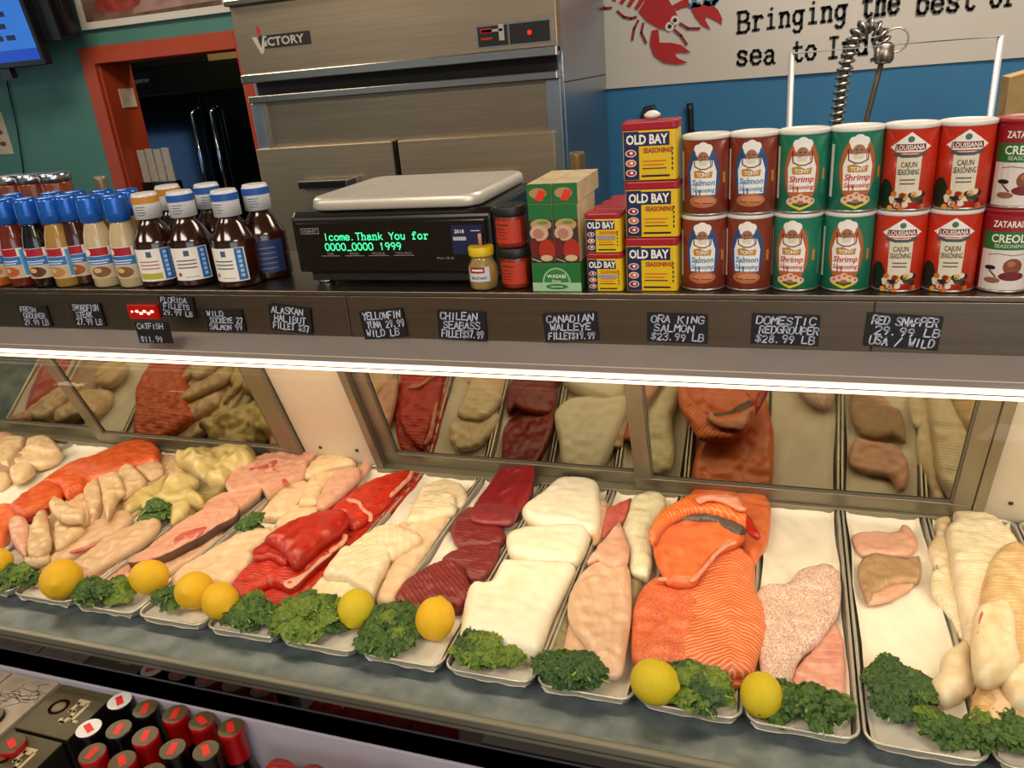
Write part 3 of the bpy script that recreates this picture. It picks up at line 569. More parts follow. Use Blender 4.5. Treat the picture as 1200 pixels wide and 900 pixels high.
def piece(px,T,z0,m,side=None,w=None,step=.0065,nz=.0014,nf=60,ax=None,slope=(0,0),lump=0,bend=0,under=.45,sm=2,name=None):
    """a cut of fish: outline cast on to its own resting level (z0 above the tray floor), T thick with rolled edges; returns mesh and origin"""
    zz=ZT+z0+T*.75
    O=[atz(x,y,zz)[:2] for x,y in smooth(px,sm)]
    cx=sum(p[0] for p in O)/len(O); cy=sum(p[1] for p in O)/len(O); O=[(p[0]-cx,p[1]-cy) for p in O]
    A=sum(O[i][0]*O[(i+1)%len(O)][1]-O[(i+1)%len(O)][0]*O[i][1] for i in range(len(O)))
    if A<0: O=O[::-1]
    # resample the outline
    R_=[];
    for i in range(len(O)):
        a,b=O[i],O[(i+1)%len(O)]; l=math.hypot(b[0]-a[0],b[1]-a[1]); k=max(1,round(l/step))
        R_+=[(a[0]+(b[0]-a[0])*j/k,a[1]+(b[1]-a[1])*j/k) for j in range(k)]
    Q=[R_[0]]
    for p in R_[1:]:
        if math.hypot(p[0]-Q[-1][0],p[1]-Q[-1][1])>step*.55: Q.append(p)
    O=Q; n=len(O)
    w=w or max(.006,T*.62)
    x0=min(p[0] for p in O);x1=max(p[0] for p in O);y0=min(p[1] for p in O);y1=max(p[1] for p in O)
    pts=[]; rnd=random.Random(n)
    def ins(x,y):
        c=False
        for i in range(n):
            a,b=O[i],O[i-1]
            if (a[1]>y)!=(b[1]>y) and x<(b[0]-a[0])*(y-a[1])/(b[1]-a[1])+a[0]: c=not c
        return c
    dist={}
    y=y0+step/2; row=0
    while y<y1:
        x=x0+(step/2 if row%2 else 0)
        while x<x1:
            if ins(x,y):
                d=min(segd(x,y,O[i-1],O[i]) for i in range(n))
                if d>step*.45: pts.append((x+rnd.uniform(-.15,.15)*step,y+rnd.uniform(-.15,.15)*step,d))
            x+=step
        y+=step*.87; row+=1
    # one extra ring close inside the rim keeps the rolled edge round
    ring=[]
    for i in range(n):
        a,b=O[i-1],O[(i+1)%n]; dx,dy=b[0]-a[0],b[1]-a[1]; l=math.hypot(dx,dy) or 1
        q=(O[i][0]-dy/l*step*.22,O[i][1]+dx/l*step*.22)
        if ins(*q): ring.append((q[0],q[1],step*.22))
    co=[Vector(p) for p in O]+[Vector(p[:2]) for p in pts+ring]
    D=[0.0]*n+[p[2] for p in pts+ring]
    vo,_,fo,ov,_,_=delaunay_2d_cdt(co,[(i,(i+1)%n) for i in range(n)],[],1,1e-7)
    dd=[max((D[j] for j in q),default=0) for q in ov]; isb=[any(j<n for j in q) for q in ov]
    if ax: 
        a=Vector(atz(*ax[0],zz)[:2]); b=Vector(atz(*ax[1],zz)[:2]); u=(b-a).normalized(); oc=a-Vector((cx,cy))
    else:
        a2=sum(p[0]*p[0]-p[1]*p[1] for p in O); b2=sum(2*p[0]*p[1] for p in O); th=.5*math.atan2(b2,a2); u=Vector((math.cos(th),math.sin(th))); oc=Vector((0,0))
    v_=Vector((-u.y,u.x)); off=Vector((cx*7,cy*7,z0*9))
    span=max(x1-x0,y1-y0)/2
    def base(p): return (p.x*slope[0]+p.y*slope[1]) + bend*((p-oc).dot(u)/span)**2
    top=[];uv=[]; usd=(cx*3+z0*11)%1.0
    for p,d in zip(vo,dd):
        t=min(1,d/w); prof=math.sqrt(max(0,1-(1-t)**2))
        q=Vector((p.x,p.y,0))
        h=T*(under+(1-under)*prof)+MN.noise(q*nf+off)*nz*(1+2*prof)+(MN.noise(q*16+off)*lump*prof if lump else 0)
        top.append((p.x,p.y,base(p)+max(h,T*.15))); r=p-oc; uv.append((r.dot(u)+usd,r.dot(v_)))
    B=MB(); N=len(top); B.uv=uv+uv
    inset=.0025
    bot=[(x*(1-inset/span),y*(1-inset/span),base(Vector((x,y)))) for x,y,_ in top]
    B.v=top+bot; k=B.mi(m); ks=B.mi(side or m)
    for f in fo:
        f=list(f); B.f.append(f); B.m.append(k); B.sm.append(True); B.f.append([i+N for i in reversed(f)]); B.m.append(ks); B.sm.append(True)
    ed={}
    for f in fo:
        f=list(f)
        for a,b in zip(f,f[1:]+f[:1]): ed[(a,b)]=1
    for a,b in list(ed):
        if (b,a) not in ed: B.f.append([a,a+N,b+N,b]); B.m.append(ks); B.sm.append(True)
    me=B.mesh(name or 'cut'); return me,(cx,cy,CZ+ZT+z0)
FC={}
def fish(name,label,cat,px,T,z0,m,group=None,**kw):
    me,loc=piece(px,T,z0,m,name=name,**kw); o=link(name,me,None,loc); tag(o,label,cat,group); return o
f_cod=fishmat('cod_flesh','D4B988','EBDCBB','DDA87C',rough=0.40,bump=.5,nscale=14)
f_codf=fishmat('cod_flaky','E6D3AE','F4E9CE','D9AE84',kind='grain',scale=150,lw=.35,line='B98F62',rough=0.40,vscale=.3)
f_amb=fishmat('cod_amber','CDA169','DFC496','E9D9BC',kind='grain',scale=110,lw=.22,line='A9753F',rough=0.38,vscale=.25)
f_bass=fishmat('bass_flesh','EFE3C4','F6EEDA','EADAB6',rough=0.43,bump=.35,nscale=9)
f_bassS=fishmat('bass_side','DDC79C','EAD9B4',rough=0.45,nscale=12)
f_hal=fishmat('halibut_flesh','E2CBA2','EBDABA','DDBB98',kind='grain',scale=70,lw=.10,line='C8A87C',rough=0.45,nscale=12,vscale=.1)
f_halp=fishmat('halibut_pink','DDB795','E6C8A4','D69F84',rough=0.45,nscale=14)
f_tuna=fishmat('tuna_flesh','6C1A1C','7E2224','8C2E2C',kind='grain',scale=95,lw=.30,line='A9605A',rough=0.40,nscale=12,vscale=.7,sss=.05)
f_tunad=fishmat('tuna_cut_face','74101A','8C1A20','9C2C2C',rough=0.35,nscale=12,sss=.05)
f_sock=fishmat('sockeye_flesh','A81A0C','C8290F','D8431C',kind='grain',scale=110,lw=.14,line='E0765A',rough=0.35,nscale=20,vscale=.5,sss=.05)
f_sockd=fishmat('sockeye_dark','98180E','B4200F',rough=0.32,nscale=20,sss=.05)
f_fat=fishmat('pale_fat_edge','E0A58A','D98468',rough=0.45,nscale=60)
f_sal=fishmat('salmon_flesh','D2541E','DE6A2E','E27C42',kind='chevron',scale=128,lw=.75,line='F4C49A',rough=0.38,nscale=10,vscale=-.55,sss=.06)
f_salr=fishmat('salmon_red_centre','C23A16','D85A28','E0703A',kind='scales',scale=230,lw=.28,line='F0B088',rough=0.38,nscale=16,sss=.06)
f_sals=fishmat('salmon_slice','DC5C1C','E8732C','E88848',kind='grain',scale=120,lw=.5,line='F2B280',rough=0.36,nscale=12,vscale=.2,sss=.06)
f_salp=fishmat('salmon_plain','D8602E','E07A48','E89468',rough=0.36,nscale=16,sss=.06)
f_skin=fishmat('salmon_skin','241E1C','40362F','6E6256',kind='scales',scale=300,lw=.3,line='8C8478',rough=0.40,nscale=18,sss=0)
f_walp=fishmat('walleye_flesh','CC9E80','DDBB9C','EBD6C0',kind='plain',nscale=26,rough=0.30)
f_pink=fishmat('pink_flesh','D29880','DEAE94','C87868',rough=0.35,nscale=22)
f_red=fishmat('red_flesh','B84A40','C8685C','D89080',rough=0.35,nscale=25)
f_olive=fishmat('olive_scaled_skin','6E6244','8C7E58','5A5038',kind='scales',scale=260,lw=.35,line='B4A67C',rough=0.40,nscale=12,sss=0)
f_wskin=fishmat('pale_scaled_skin','E6DCB4','EFE8CC','8C7C50',kind='scales',scale=230,lw=.22,line='B8A878',rough=0.40,nscale=7,sss=.05)
f_snap=fishmat('snapper_skin','B47C6C','CE9C8C','A45E54',kind='scales',scale=250,lw=.7,line='EEDCCC',rough=0.38,nscale=12,bump=.9,sss=0)
f_snapf=fishmat('snapper_flesh','CC8070','DCA08C','C05C50',kind='grain',scale=45,lw=.3,line='E8BCA4',rough=0.32,nscale=16,vscale=.4)
f_brn=fishmat('brown_scaled_skin','96704E','AC8862','84603F',kind='scales',scale=260,lw=.35,line='C8AC88',rough=0.40,nscale=10,sss=0)
f_sword=fishmat('swordfish_flesh','D2937C','DDA68E','C87468',kind='chevron',scale=45,lw=.12,line='C07060',rough=0.40,nscale=9,vscale=1.2)
f_swordd=fishmat('swordfish_skin_side','5A3A34','7A544A',rough=.4,nscale=14,sss=0)
f_swordp=fishmat('swordfish_pale_side','D2A888','E0BC9C','8A6A5C',rough=0.45,nscale=16)
f_cat=fishmat('catfish_flesh','CBA27C','DAB894','C08A6C',rough=0.35,nscale=16)
f_catg=fishmat('catfish_grey','A88670','BC9C84','9A7666',rough=0.38,nscale=14)
f_strip=fishmat('folded_pale_flesh','C6A37A','DABD96','BE9A74',rough=0.32,nscale=18)
f_cream=fishmat('cream_fillet','D8B488','E6CBA2','DCA47E',rough=0.38,nscale=14)
f_tan=fishmat('yellow_tan_flesh','B49A58','D2BE82','E2D6A8',rough=0.32,nscale=9)
f_tans=fishmat('tan_striped_skin','6A5C38','8A7848','9C8E60',kind='grain',scale=90,lw=.4,line='B8A870',rough=0.40,nscale=9,sss=0)
f_slic=fishmat('sockeye_old','C24418','D4602A','DC7440',kind='grain',scale=80,lw=.12,line='F0A070',rough=0.36,nscale=13,sss=.05)
R1=(1060,570,.11667);R2_=(1060,660,.11667);R3=(1000,740,1/6);R4=(740,550,.15);R5=(620,560,.13333);C2=(180,520,.2833);C3=(400,520,.311);C4=(600,540,.35556);C5=(860,560,.37778)
Z1=(0,500,.13333);Z2=(0,580,.13333);Z3=(140,510,.13333);Z4=(80,600,.13333);Z5=(240,510,1/6);Z6=(240,600,1/6)
# cod loins, right tray
g='cod loins on the right-hand tray'
fish('cod_fillet','narrow cream cod fillet at the left back of the right tray','fish',[(1099,596),(1106,590),(1116,592),(1118,603),(1112,625),(1118,650),(1124,690),(1128,740),(1120,735),(1108,700),(1098,670),(1090,655),(1088,640),(1097,622),(1096,605)],.020,.0,f_cod,g)
fish('cod_fillet','flaky white cod edge hanging over the left rim of the right tray','fish',[(1092,670),(1105,668),(1118,690),(1130,715),(1133,742),(1126,748),(1112,722),(1100,705),(1091,690)],.014,.006,f_codf,g,lump=.003)
fish('cod_fillet','large white flaky cod fillet at the back right, tapering forward','fish',[(1118,594),(1126,587),(1137,585),(1147,590),(1153,600),(1170,608),(1185,622),(1194,640),(1170,690),(1152,760),(1135,760),(1128,730),(1120,690),(1112,640),(1109,620),(1117,606)],.028,.012,f_codf,g,ax=((1140,600),(1140,760)),lump=.004)
fish('cod_fillet','broad amber-edged cod fillet at the right edge, on top','fish',[(1158,660),(1168,644),(1185,634),(1200,640),(1235,680),(1245,740),(1235,800),(1190,800),(1160,770),(1146,735),(1150,690)],.030,.026,f_amb,g,ax=((1190,640),(1190,800)),lump=.004)
fish('cod_portion','cod chunk lowest at the left with a smooth rounded end','fish',K(*R3,[(720,80),(620,165),(620,250),(540,335),(556,405),(655,462),(760,420),(868,362),(850,150),(800,60)]),.034,.004,f_cod,g,sm=2,w=.018)
fish('cod_portion','front cod chunk with a ribbed red-brown patch, just behind the kale','fish',K(*R3,[(880,352),(980,328),(1060,400),(1200,480),(1400,560),(1400,640),(1100,650),(960,640),(800,672),(768,622),(822,560),(838,440)]),.036,.0,f_amb,g,ax=((1130,850),(1200,820)),w=.018)
fish('cod_portion','cod chunk cut off by the right edge of the frame','fish',K(*R3,[(1030,290),(1150,220),(1300,150),(1500,200),(1500,500),(1300,510),(1200,500),(1110,455)]),.034,.026,f_cod,g,w=.016)
fish('cod_portion','thick square pale cod chunk with small red spots, topmost in the heap','fish',[(1141,716),(1152,706),(1170,702),(1184,706),(1191,722),(1192,745),(1197,768),(1186,785),(1165,793),(1148,792),(1141,775),(1139,745)],.034,.042,f_cod,g,w=.014)
# nearly empty tray
fish('grouper_piece','small pink fish piece at the back of the nearly empty paper tray','fish',K(*C5,[(370,175),(430,165),(500,168),(522,146),(553,158),(572,205),(545,235),(500,238),(460,235),(400,235),(376,208)]),.014,.004,f_pink,lump=.003)
o=fish('grouper_piece','brown-skinned fish piece lying on white paper, pink flesh under its edge','fish',K(*C5,[(385,268),(420,235),(470,235),(530,250),(575,240),(584,285),(575,318),(530,322),(490,330),(440,352),(415,382),(392,335)]),.014,.008,f_brn,lump=.003)
me,loc=piece(K(*C5,[(412,388),(432,350),(490,325),(560,316),(560,330),(530,352),(480,378),(440,386)]),.010,.004,f_pink,name='flesh_edge'); e=link('flesh_edge',me,o,Vector(loc)-o.location)
# snapper
fish('snapper_fillet','translucent rose snapper flesh side lying under the speckled skin side','fish',K(*C5,[(160,655),(190,590),(240,530),(290,465),(320,455),(340,500),(347,600),(343,690),(300,692),(250,688),(180,672)]),.016,.0,f_snapf,'snapper fillets',ax=((950,850),(985,740)),lump=.003)
fish('snapper_fillet','red speckled scaled snapper fillet, skin side up','fish',K(*C5,[(70,350),(110,325),(165,322),(200,285),(250,268),(305,266),(330,300),(334,350),(325,410),(300,450),(265,500),(225,530),(200,560),(178,620),(155,655),(120,640),(85,600),(75,500),(72,420)]),.022,.010,f_snap,'snapper fillets',lump=.005,w=.02)
# salmon
g='salmon sides in the middle tray'
fish('salmon_fillet','broad salmon side at the back right, bent over the heap','fish',K(*R4,[(500,130),(560,92),(700,95),(850,120),(960,165),(1060,212),(1092,290),(1085,430),(1065,540),(1010,640),(965,720),(900,640),(800,560),(600,500),(450,400),(440,220)]),.030,.006,f_salp,g,lump=.006)
fish('salmon_fillet','large salmon side with white chevron lines down the right of the tray','fish',K(*C4,[(600,300),(690,270),(760,285),(800,330),(803,420),(838,480),(840,560),(812,640),(790,690),(700,690),(620,672),(560,665),(540,600),(560,480),(560,380)]),.030,.010,f_sal,g,ax=((855,650),(858,780)),lump=.004,w=.022)
fish('salmon_fillet','salmon side with a deep red scaly centre down the left of the tray','fish',K(*C4,[(478,380),(600,388),(640,400),(618,520),(606,640),(560,672),(500,662),(440,668),(395,645),(393,560),(400,480),(425,420)]),.026,.014,f_salr,g,ax=((780,690),(775,780)),lump=.004,w=.02)
fish('salmon_tail_piece','small ragged salmon tail end at the front of the salmon heap','fish',K(*C4,[(645,680),(700,688),(768,694),(762,735),(700,740),(658,712)]),.014,.004,f_salp,g)
fish('salmon_fillet','short salmon fillet lying crosswise on top with a curled white edge','fish',K(*C4,[(500,374),(480,340),(466,290),(468,240),(520,205),(600,180),(680,195),(768,240),(735,270),(680,290),(640,330),(606,392),(560,400),(512,394)]),.022,.040,f_salp,g,ax=((790,680),(800,600)),lump=.004)
o=fish('salmon_steak','arched salmon slice with dark skin edge draped across the top of the heap','fish',K(*R4,[(128,490),(180,385),(240,310),(340,255),(440,195),(500,185),(600,200),(720,215),(830,260),(900,330),(925,432),(840,390),(740,350),(600,315),(500,310),(400,338),(300,390),(235,450),(185,545),(150,545)]),.020,.064,f_sals,g,lump=.003,w=.010,ax=((760,620),(870,600)))
me,loc=piece(K(*R4,[(235,455),(300,395),(400,345),(500,318),(600,322),(740,358),(910,442),(840,498),(740,455),(640,405),(520,384),(400,388),(300,425),(245,475)]),.018,.052,f_skin,name='skin'); link('skin',me,o,Vector(loc)-o.location)
fish('salmon_strip','thin salmon strip with a white fat edge on the very top of the heap','fish',K(*R4,[(500,215),(600,190),(720,190),(830,205),(880,290),(900,305),(850,310),(770,270),(680,235),(590,225),(525,255)]),.010,.088,f_fat,g)
fish('salmon_strip','dark red salmon strip at the right of the arched slice','fish',K(*R4,[(850,310),(905,345),(960,420),(1012,520),(965,520),(905,465),(890,400)]),.012,.072,f_sockd,g)
# walleye
g='walleye fillets beside the salmon'
fish('walleye_skin_fillet','brown speckled skin of a fillet under the pale walleye at the left rim','fish',K(*C4,[(150,440),(180,420),(196,560),(190,640),(170,670),(110,652),(85,625),(130,500)]),.012,.0,f_olive,g)
fish('walleye_skin_fillet','dark brown skin strip beneath the white-bellied fillet','fish',K(*C4,[(385,340),(415,352),(428,380),(424,420),(400,520),(390,560),(384,480)]),.014,.002,f_olive,g)
fish('walleye_fillet','smaller pale fillet at the lower left behind the kale','fish',K(*C4,[(190,530),(240,590),(272,640),(290,690),(230,692),(170,682),(152,660),(172,600)]),.016,.010,f_walp,g,lump=.003)
fish('walleye_fillet','whole long pale translucent fillet in the middle of its tray','fish',K(*C4,[(250,345),(300,330),(380,340),(394,420),(392,520),(377,620),(362,692),(310,702),(270,660),(240,600),(200,550),(182,500),(187,440),(215,385)]),.022,.020,f_walp,g,ax=((710,660),(720,790)),lump=.002,w=.02)
fish('walleye_strip','narrow pinkish white fillet strip beside the rearmost bass block','fish',K(*R5,[(560,235),(690,212),(682,330),(652,430),(632,520),(560,572)]),.012,.012,f_walp,g)
fish('walleye_strip','raw red fillet edge between the white strip and the silver-bellied fillet','fish',K(*R5,[(690,250),(750,242),(840,190),(903,172),(882,260),(842,350),(790,385),(690,480),(645,520),(655,400)]),.014,.014,f_red,g)
fish('walleye_fillet','fan-shaped pink fillet folded over the back end of the long one','fish',K(*R5,[(505,725),(600,600),(700,480),(785,378),(820,420),(850,520),(882,600),(862,725),(750,782),(650,745),(600,705)]),.018,.034,f_pink,g,lump=.004)
fish('bream_fillet','silver-bellied fillet with olive scaled back behind the walleye','fish',K(*R5,[(900,180),(960,130),(1100,110),(1200,160),(1190,260),(1080,430),(1090,560),(1080,760),(1040,850),(980,840),(890,795),(880,620),(850,520),(820,420),(850,340),(880,250)]),.026,.014,f_wskin,g,lump=.004,w=.025)
# sea bass
g='white sea bass blocks'
fish('sea_bass_block','rearmost thick white sea bass block','fish',K(*C3,[(686,235),(760,180),(805,140),(850,128),(960,140),(976,200),(976,300),(940,330),(860,312),(780,306),(720,292),(684,265)]),.040,.0,f_bass,g,nz=.0007,side=f_bassS,w=.016,under=.55)
fish('sea_bass_block','small middle sea bass block lying crosswise','fish',K(*C3,[(624,340),(700,315),(890,303),(930,320),(935,360),(890,440),(760,445),(665,425),(628,400)]),.040,.0,f_bass,g,nz=.0007,side=f_bassS,w=.018,under=.5)
fish('sea_bass_block','largest white sea bass block at the front, behind the kale','fish',K(*C3,[(560,520),(600,445),(650,438),(870,450),(866,500),(795,640),(742,772),(640,762),(570,740),(455,735),(445,700),(470,560),(500,520)]),.044,.0,f_bass,g,nz=.0007,side=f_bassS,w=.020,under=.5,lump=.003)
# tuna
g='dark red tuna pieces'
fish('tuna_steak','ridged tuna steak in the middle of its tray','fish',K(*C3,[(412,310),(440,270),(490,235),(520,290),(600,310),(622,350),(580,378),(500,386),(450,382),(420,355)]),.022,.004,f_tuna,g,ax=((530,640),(590,610)))
fish('tuna_steak','flat tuna steak overlapping the front one','fish',K(*C3,[(378,430),(450,390),(540,373),(596,374),(592,430),(552,490),(500,508),(465,500),(440,455)]),.020,.002,f_tuna,g,ax=((520,660),(560,640)))
fish('tuna_steak','front tuna steak beside the lemon','fish',K(*C3,[(203,580),(228,530),(300,480),(390,440),(450,458),(480,520),(482,570),(440,612),(380,602),(282,652),(240,632),(208,605)]),.030,.0,f_tuna,g,ax=((470,690),(540,690)),w=.01,under=.6)
fish('tuna_steak','smooth tuna slice under the tall block','fish',K(*C3,[(488,240),(560,225),(660,230),(657,280),(622,300),(500,292)]),.016,.022,f_tunad,g)
fish('tuna_loin','tall wedge-shaped tuna loin at the back of the tuna tray','fish',K(*C3,[(490,190),(560,130),(612,80),(662,46),(700,50),(730,90),(730,140),(715,200),(680,240),(640,252),(490,228)]),.030,.008,f_tunad,g,w=.008,under=.75,side=f_tuna,slope=(.30,.22),lump=.004)
# halibut
g='cream halibut portions'
fish('halibut_fillet','long halibut fillet with a pinkish right edge','fish',K(*C3,[(215,300),(300,285),(425,245),(405,290),(330,400),(260,500),(197,590),(130,585),(150,520),(200,430),(290,350)]),.022,.0,f_halp,g,ax=((440,700),(530,600)))
fish('halibut_fillet','rounded halibut end at the very back of its tray','fish',K(*C3,[(290,185),(330,150),(390,135),(450,150),(476,190),(462,228),(430,235),(360,220)]),.022,.002,f_hal,g)
fish('halibut_fillet','halibut portion second from the back','fish',K(*C3,[(242,285),(278,212),(305,180),(400,182),(432,200),(430,250),(360,270),(300,286),(252,292)]),.024,.014,f_hal,g)
fish('halibut_fillet','smooth rounded halibut portion in the middle of its tray','fish',K(*C3,[(25,385),(100,330),(150,305),(220,305),(302,345),(275,370),(205,412),(180,420),(60,395)]),.026,.016,f_hal,g,w=.02)
fish('halibut_fillet','frontmost cream halibut portion behind the lemon','fish',K(*C2,[(625,630),(700,545),(800,545),(905,590),(905,645),(780,645),(640,640)]),.026,.0,f_hal,g)
fish('halibut_fillet','thick square-cut halibut block second from the front','fish',K(*C2,[(712,515),(770,440),(815,424),(970,420),(977,470),(932,560),(908,612),(860,600),(800,560),(705,545)]),.032,.012,f_hal,g,w=.012,under=.6)
# sockeye
g='red sockeye fillets'
fish('sockeye_fillet','longest red sockeye fillet, underneath, reaching from front to back','fish',K(*C2,[(1060,112),(1112,115),(1100,150),(980,285),(900,345),(800,445),(700,565),(620,625),(490,688),(365,655),(318,582),(430,470),(560,380),(700,300),(800,215),(950,135)]),.016,.0,f_sock,g,ax=((300,700),(480,560)))
fish('sockeye_fillet','bright sockeye fillet curving to the back of its tray','fish',K(*C2,[(735,272),(800,210),(900,150),(1060,108),(1040,150),(970,240),(900,300),(830,345),(790,330),(800,290)]),.020,.014,f_sock,g,ax=((400,600),(480,560)))
fish('sockeye_fillet','sockeye fillet in front with a painted pale sheen on its edge','fish',K(*C2,[(320,582),(420,480),(560,480),(700,440),(760,380),(800,370),(780,420),(665,510),(570,598),(500,572),(430,592),(400,645),(365,656)]),.022,.014,f_sock,g,ax=((300,700),(400,640)))
fish('sockeye_piece','small torn sockeye flap under the rolled fillet','fish',K(*C2,[(408,442),(470,395),(520,415),(562,470),(542,497),(480,470),(420,476)]),.014,.034,f_sockd,g)
fish('sockeye_fillet','dark red rolled sockeye fillet on top of the heap','fish',K(*C2,[(458,382),(560,318),(680,278),(780,268),(805,300),(762,352),(700,392),(592,484),(560,474),(520,425),(470,398)]),.036,.036,f_sockd,g,w=.03)
for q,l in (([(1060,112),(1075,116),(1060,145),(985,215),(980,205),(1045,140)],'pale fat seam along the back end of the sockeye'),([(800,225),(850,232),(870,262),(855,268),(840,245),(805,238)],'curled pale fat rim on the sockeye, rear one'),([(868,262),(905,290),(905,315),(888,318),(888,295),(862,275)],'curled pale fat rim on the sockeye, middle one'),([(775,280),(800,305),(790,335),(722,362),(722,352),(778,325),(786,305)],'thin white fat line at the roll end of the sockeye'),([(780,370),(805,378),(790,410),(735,450),(725,440),(775,400)],'pale fat rim nearest the front of the sockeye')):
    fish('fat_edge',l,'fish',K(*C2,q),.006,.034 if q[0][0]<1000 else .03,f_fat,'fat rims on the sockeye',step=.004,sm=2)
# pale pink tray
g='pale pink fillets left of the sockeye'
fish('grouper_fillet','long pale pink fillet at the front of its tray behind two lemons','fish',K(*C2,[(72,545),(150,490),(230,440),(360,370),(440,350),(500,362),(470,400),(410,445),(420,475),(312,585),(150,570),(85,585)]),.030,.0,f_halp,g,w=.016,lump=.003)
fish('grouper_fillet','tapering light pink fillet behind the small kale sprig','fish',K(*C2,[(440,290),(520,190),(620,150),(655,180),(600,250),(560,292),(470,305)]),.022,.0,f_halp,g)
fish('grouper_fillet','peach fillet edge between the pink fillets and the rolled sockeye','fish',K(*C2,[(500,330),(560,268),(640,245),(692,270),(620,300),(520,338)]),.018,.002,f_halp,g)
fish('grouper_fillet','peach fillet overlapping at the back of the pink fillets','fish',K(*C2,[(600,245),(620,180),(660,130),(760,105),(772,112),(700,180),(680,240),(620,248)]),.022,.014,f_cream,g)
fish('grouper_fillet','translucent pink fillet at the back right of the pink fillets','fish',K(*C2,[(672,252),(700,180),(760,105),(850,98),(852,140),(780,210),(705,262)]),.020,.016,f_pink,g)
fish('grouper_fillet','folded yellowish fillet at the very back against the panel','fish',K(*C2,[(615,125),(660,70),(735,30),(790,45),(835,75),(745,95),(650,130)]),.026,.012,f_cream,g,lump=.006)
fish('grouper_piece','small peach fish tip at the back rim next to the sockeye','fish',K(*C2,[(845,100),(875,70),(905,80),(880,122),(850,142)]),.012,.01,f_pink,g)
# swordfish
g='swordfish steaks'
fish('swordfish_steak','large pink swordfish steak at the back with a dark blood line','fish',K(*C2,[(300,165),(340,112),(420,62),(520,32),(620,27),(682,36),(640,80),(622,130),(540,165),(470,212),(440,182),(330,205),(304,190)]),.030,.010,f_sword,g,side=f_swordp,w=.008,under=.8,ax=((330,570),(345,530)))
fish('swordfish_steak','narrow swordfish steak turned pale rim forward','fish',K(*C2,[(208,255),(280,210),(380,190),(442,176),(440,205),(360,262),(250,300),(213,290)]),.024,.012,f_sword,g,side=f_swordp,w=.006,under=.8)
fish('swordfish_steak','front corner of a swordfish steak low beside the kale and lemon','fish',[(105,688),(125,678),(152,660),(158,672),(155,686),(135,690),(115,694)],.014,.0,f_sword,g,side=f_swordd)
fish('swordfish_steak','flat pale swordfish strip lying under the dark-edged steak','fish',[(170,668),(195,655),(245,630),(262,622),(240,645),(212,662),(190,676)],.012,.0,f_swordp,g)
fish('swordfish_steak','long swordfish steak with a dark skin edge behind the lemon','fish',[(150,660),(175,642),(200,622),(225,605),(250,594),(272,586),(281,596),(274,607),(255,617),(235,630),(215,640),(195,650),(172,658)],.024,.014,f_sword,g,side=f_swordd,w=.006,under=.85)
# catfish
g='catfish fillets'
fish('catfish_fillet','greyish catfish fillet edge along the tray rim','fish',[(92,682),(130,660),(165,637),(188,618),(184,630),(150,658),(112,684),(96,692)],.016,.0,f_catg,g)
fish('catfish_fillet','long tan catfish fillet on the left, pink seam along it','fish',[(28,676),(55,655),(80,630),(120,605),(145,597),(156,605),(142,620),(110,636),(80,654),(60,668),(42,682)],.024,.004,f_cat,g,lump=.003,w=.018)
fish('catfish_fillet','tan catfish fillet with a narrow tail on the right, on top','fish',[(58,670),(90,655),(130,625),(160,612),(178,597),(188,604),(186,618),(165,637),(130,657),(100,676),(78,682)],.024,.012,f_cat,g,lump=.003,w=.018)
# whole tan pieces at the back
g='yellow-tan whole fish pieces at the back'
fish('rockfish_piece','tan striped skin of the whole fish along the tray rim','fish',K(*Z3,[(630,370),(760,390),(900,400),(935,470),(800,570),(640,690),(540,720),(440,770),(420,640),(560,480)]),.022,.0,f_tans,g,ax=((200,600),(260,570)),lump=.005)
fish('rockfish','knobbly yellow-tan fish head with open jaw at the very back','fish',K(*Z3,[(480,150),(620,130),(760,92),(900,72),(1060,68),(1160,105),(1205,155),(1185,225),(1100,260),(1000,300),(930,370),(870,385),(780,385),(700,330),(600,250),(500,215)]),.045,.010,f_tan,g,lump=.022,w=.03,nz=.003)
fish('rockfish_piece','bright yellow-white belly flap of the whole fish','fish',K(*Z3,[(350,500),(400,400),(560,330),(690,370),(640,440),(740,545),(705,592),(560,545),(400,565),(290,500)]),.034,.022,f_tan,g,lump=.014,w=.02)
fish('rockfish_piece','plump pale belly lobe in front of the bright flap','fish',K(*Z3,[(190,560),(300,520),(420,570),(560,550),(640,580),(560,700),(450,760),(430,640),(330,600),(200,640)]),.026,.012,f_tan,g,lump=.010,w=.02)
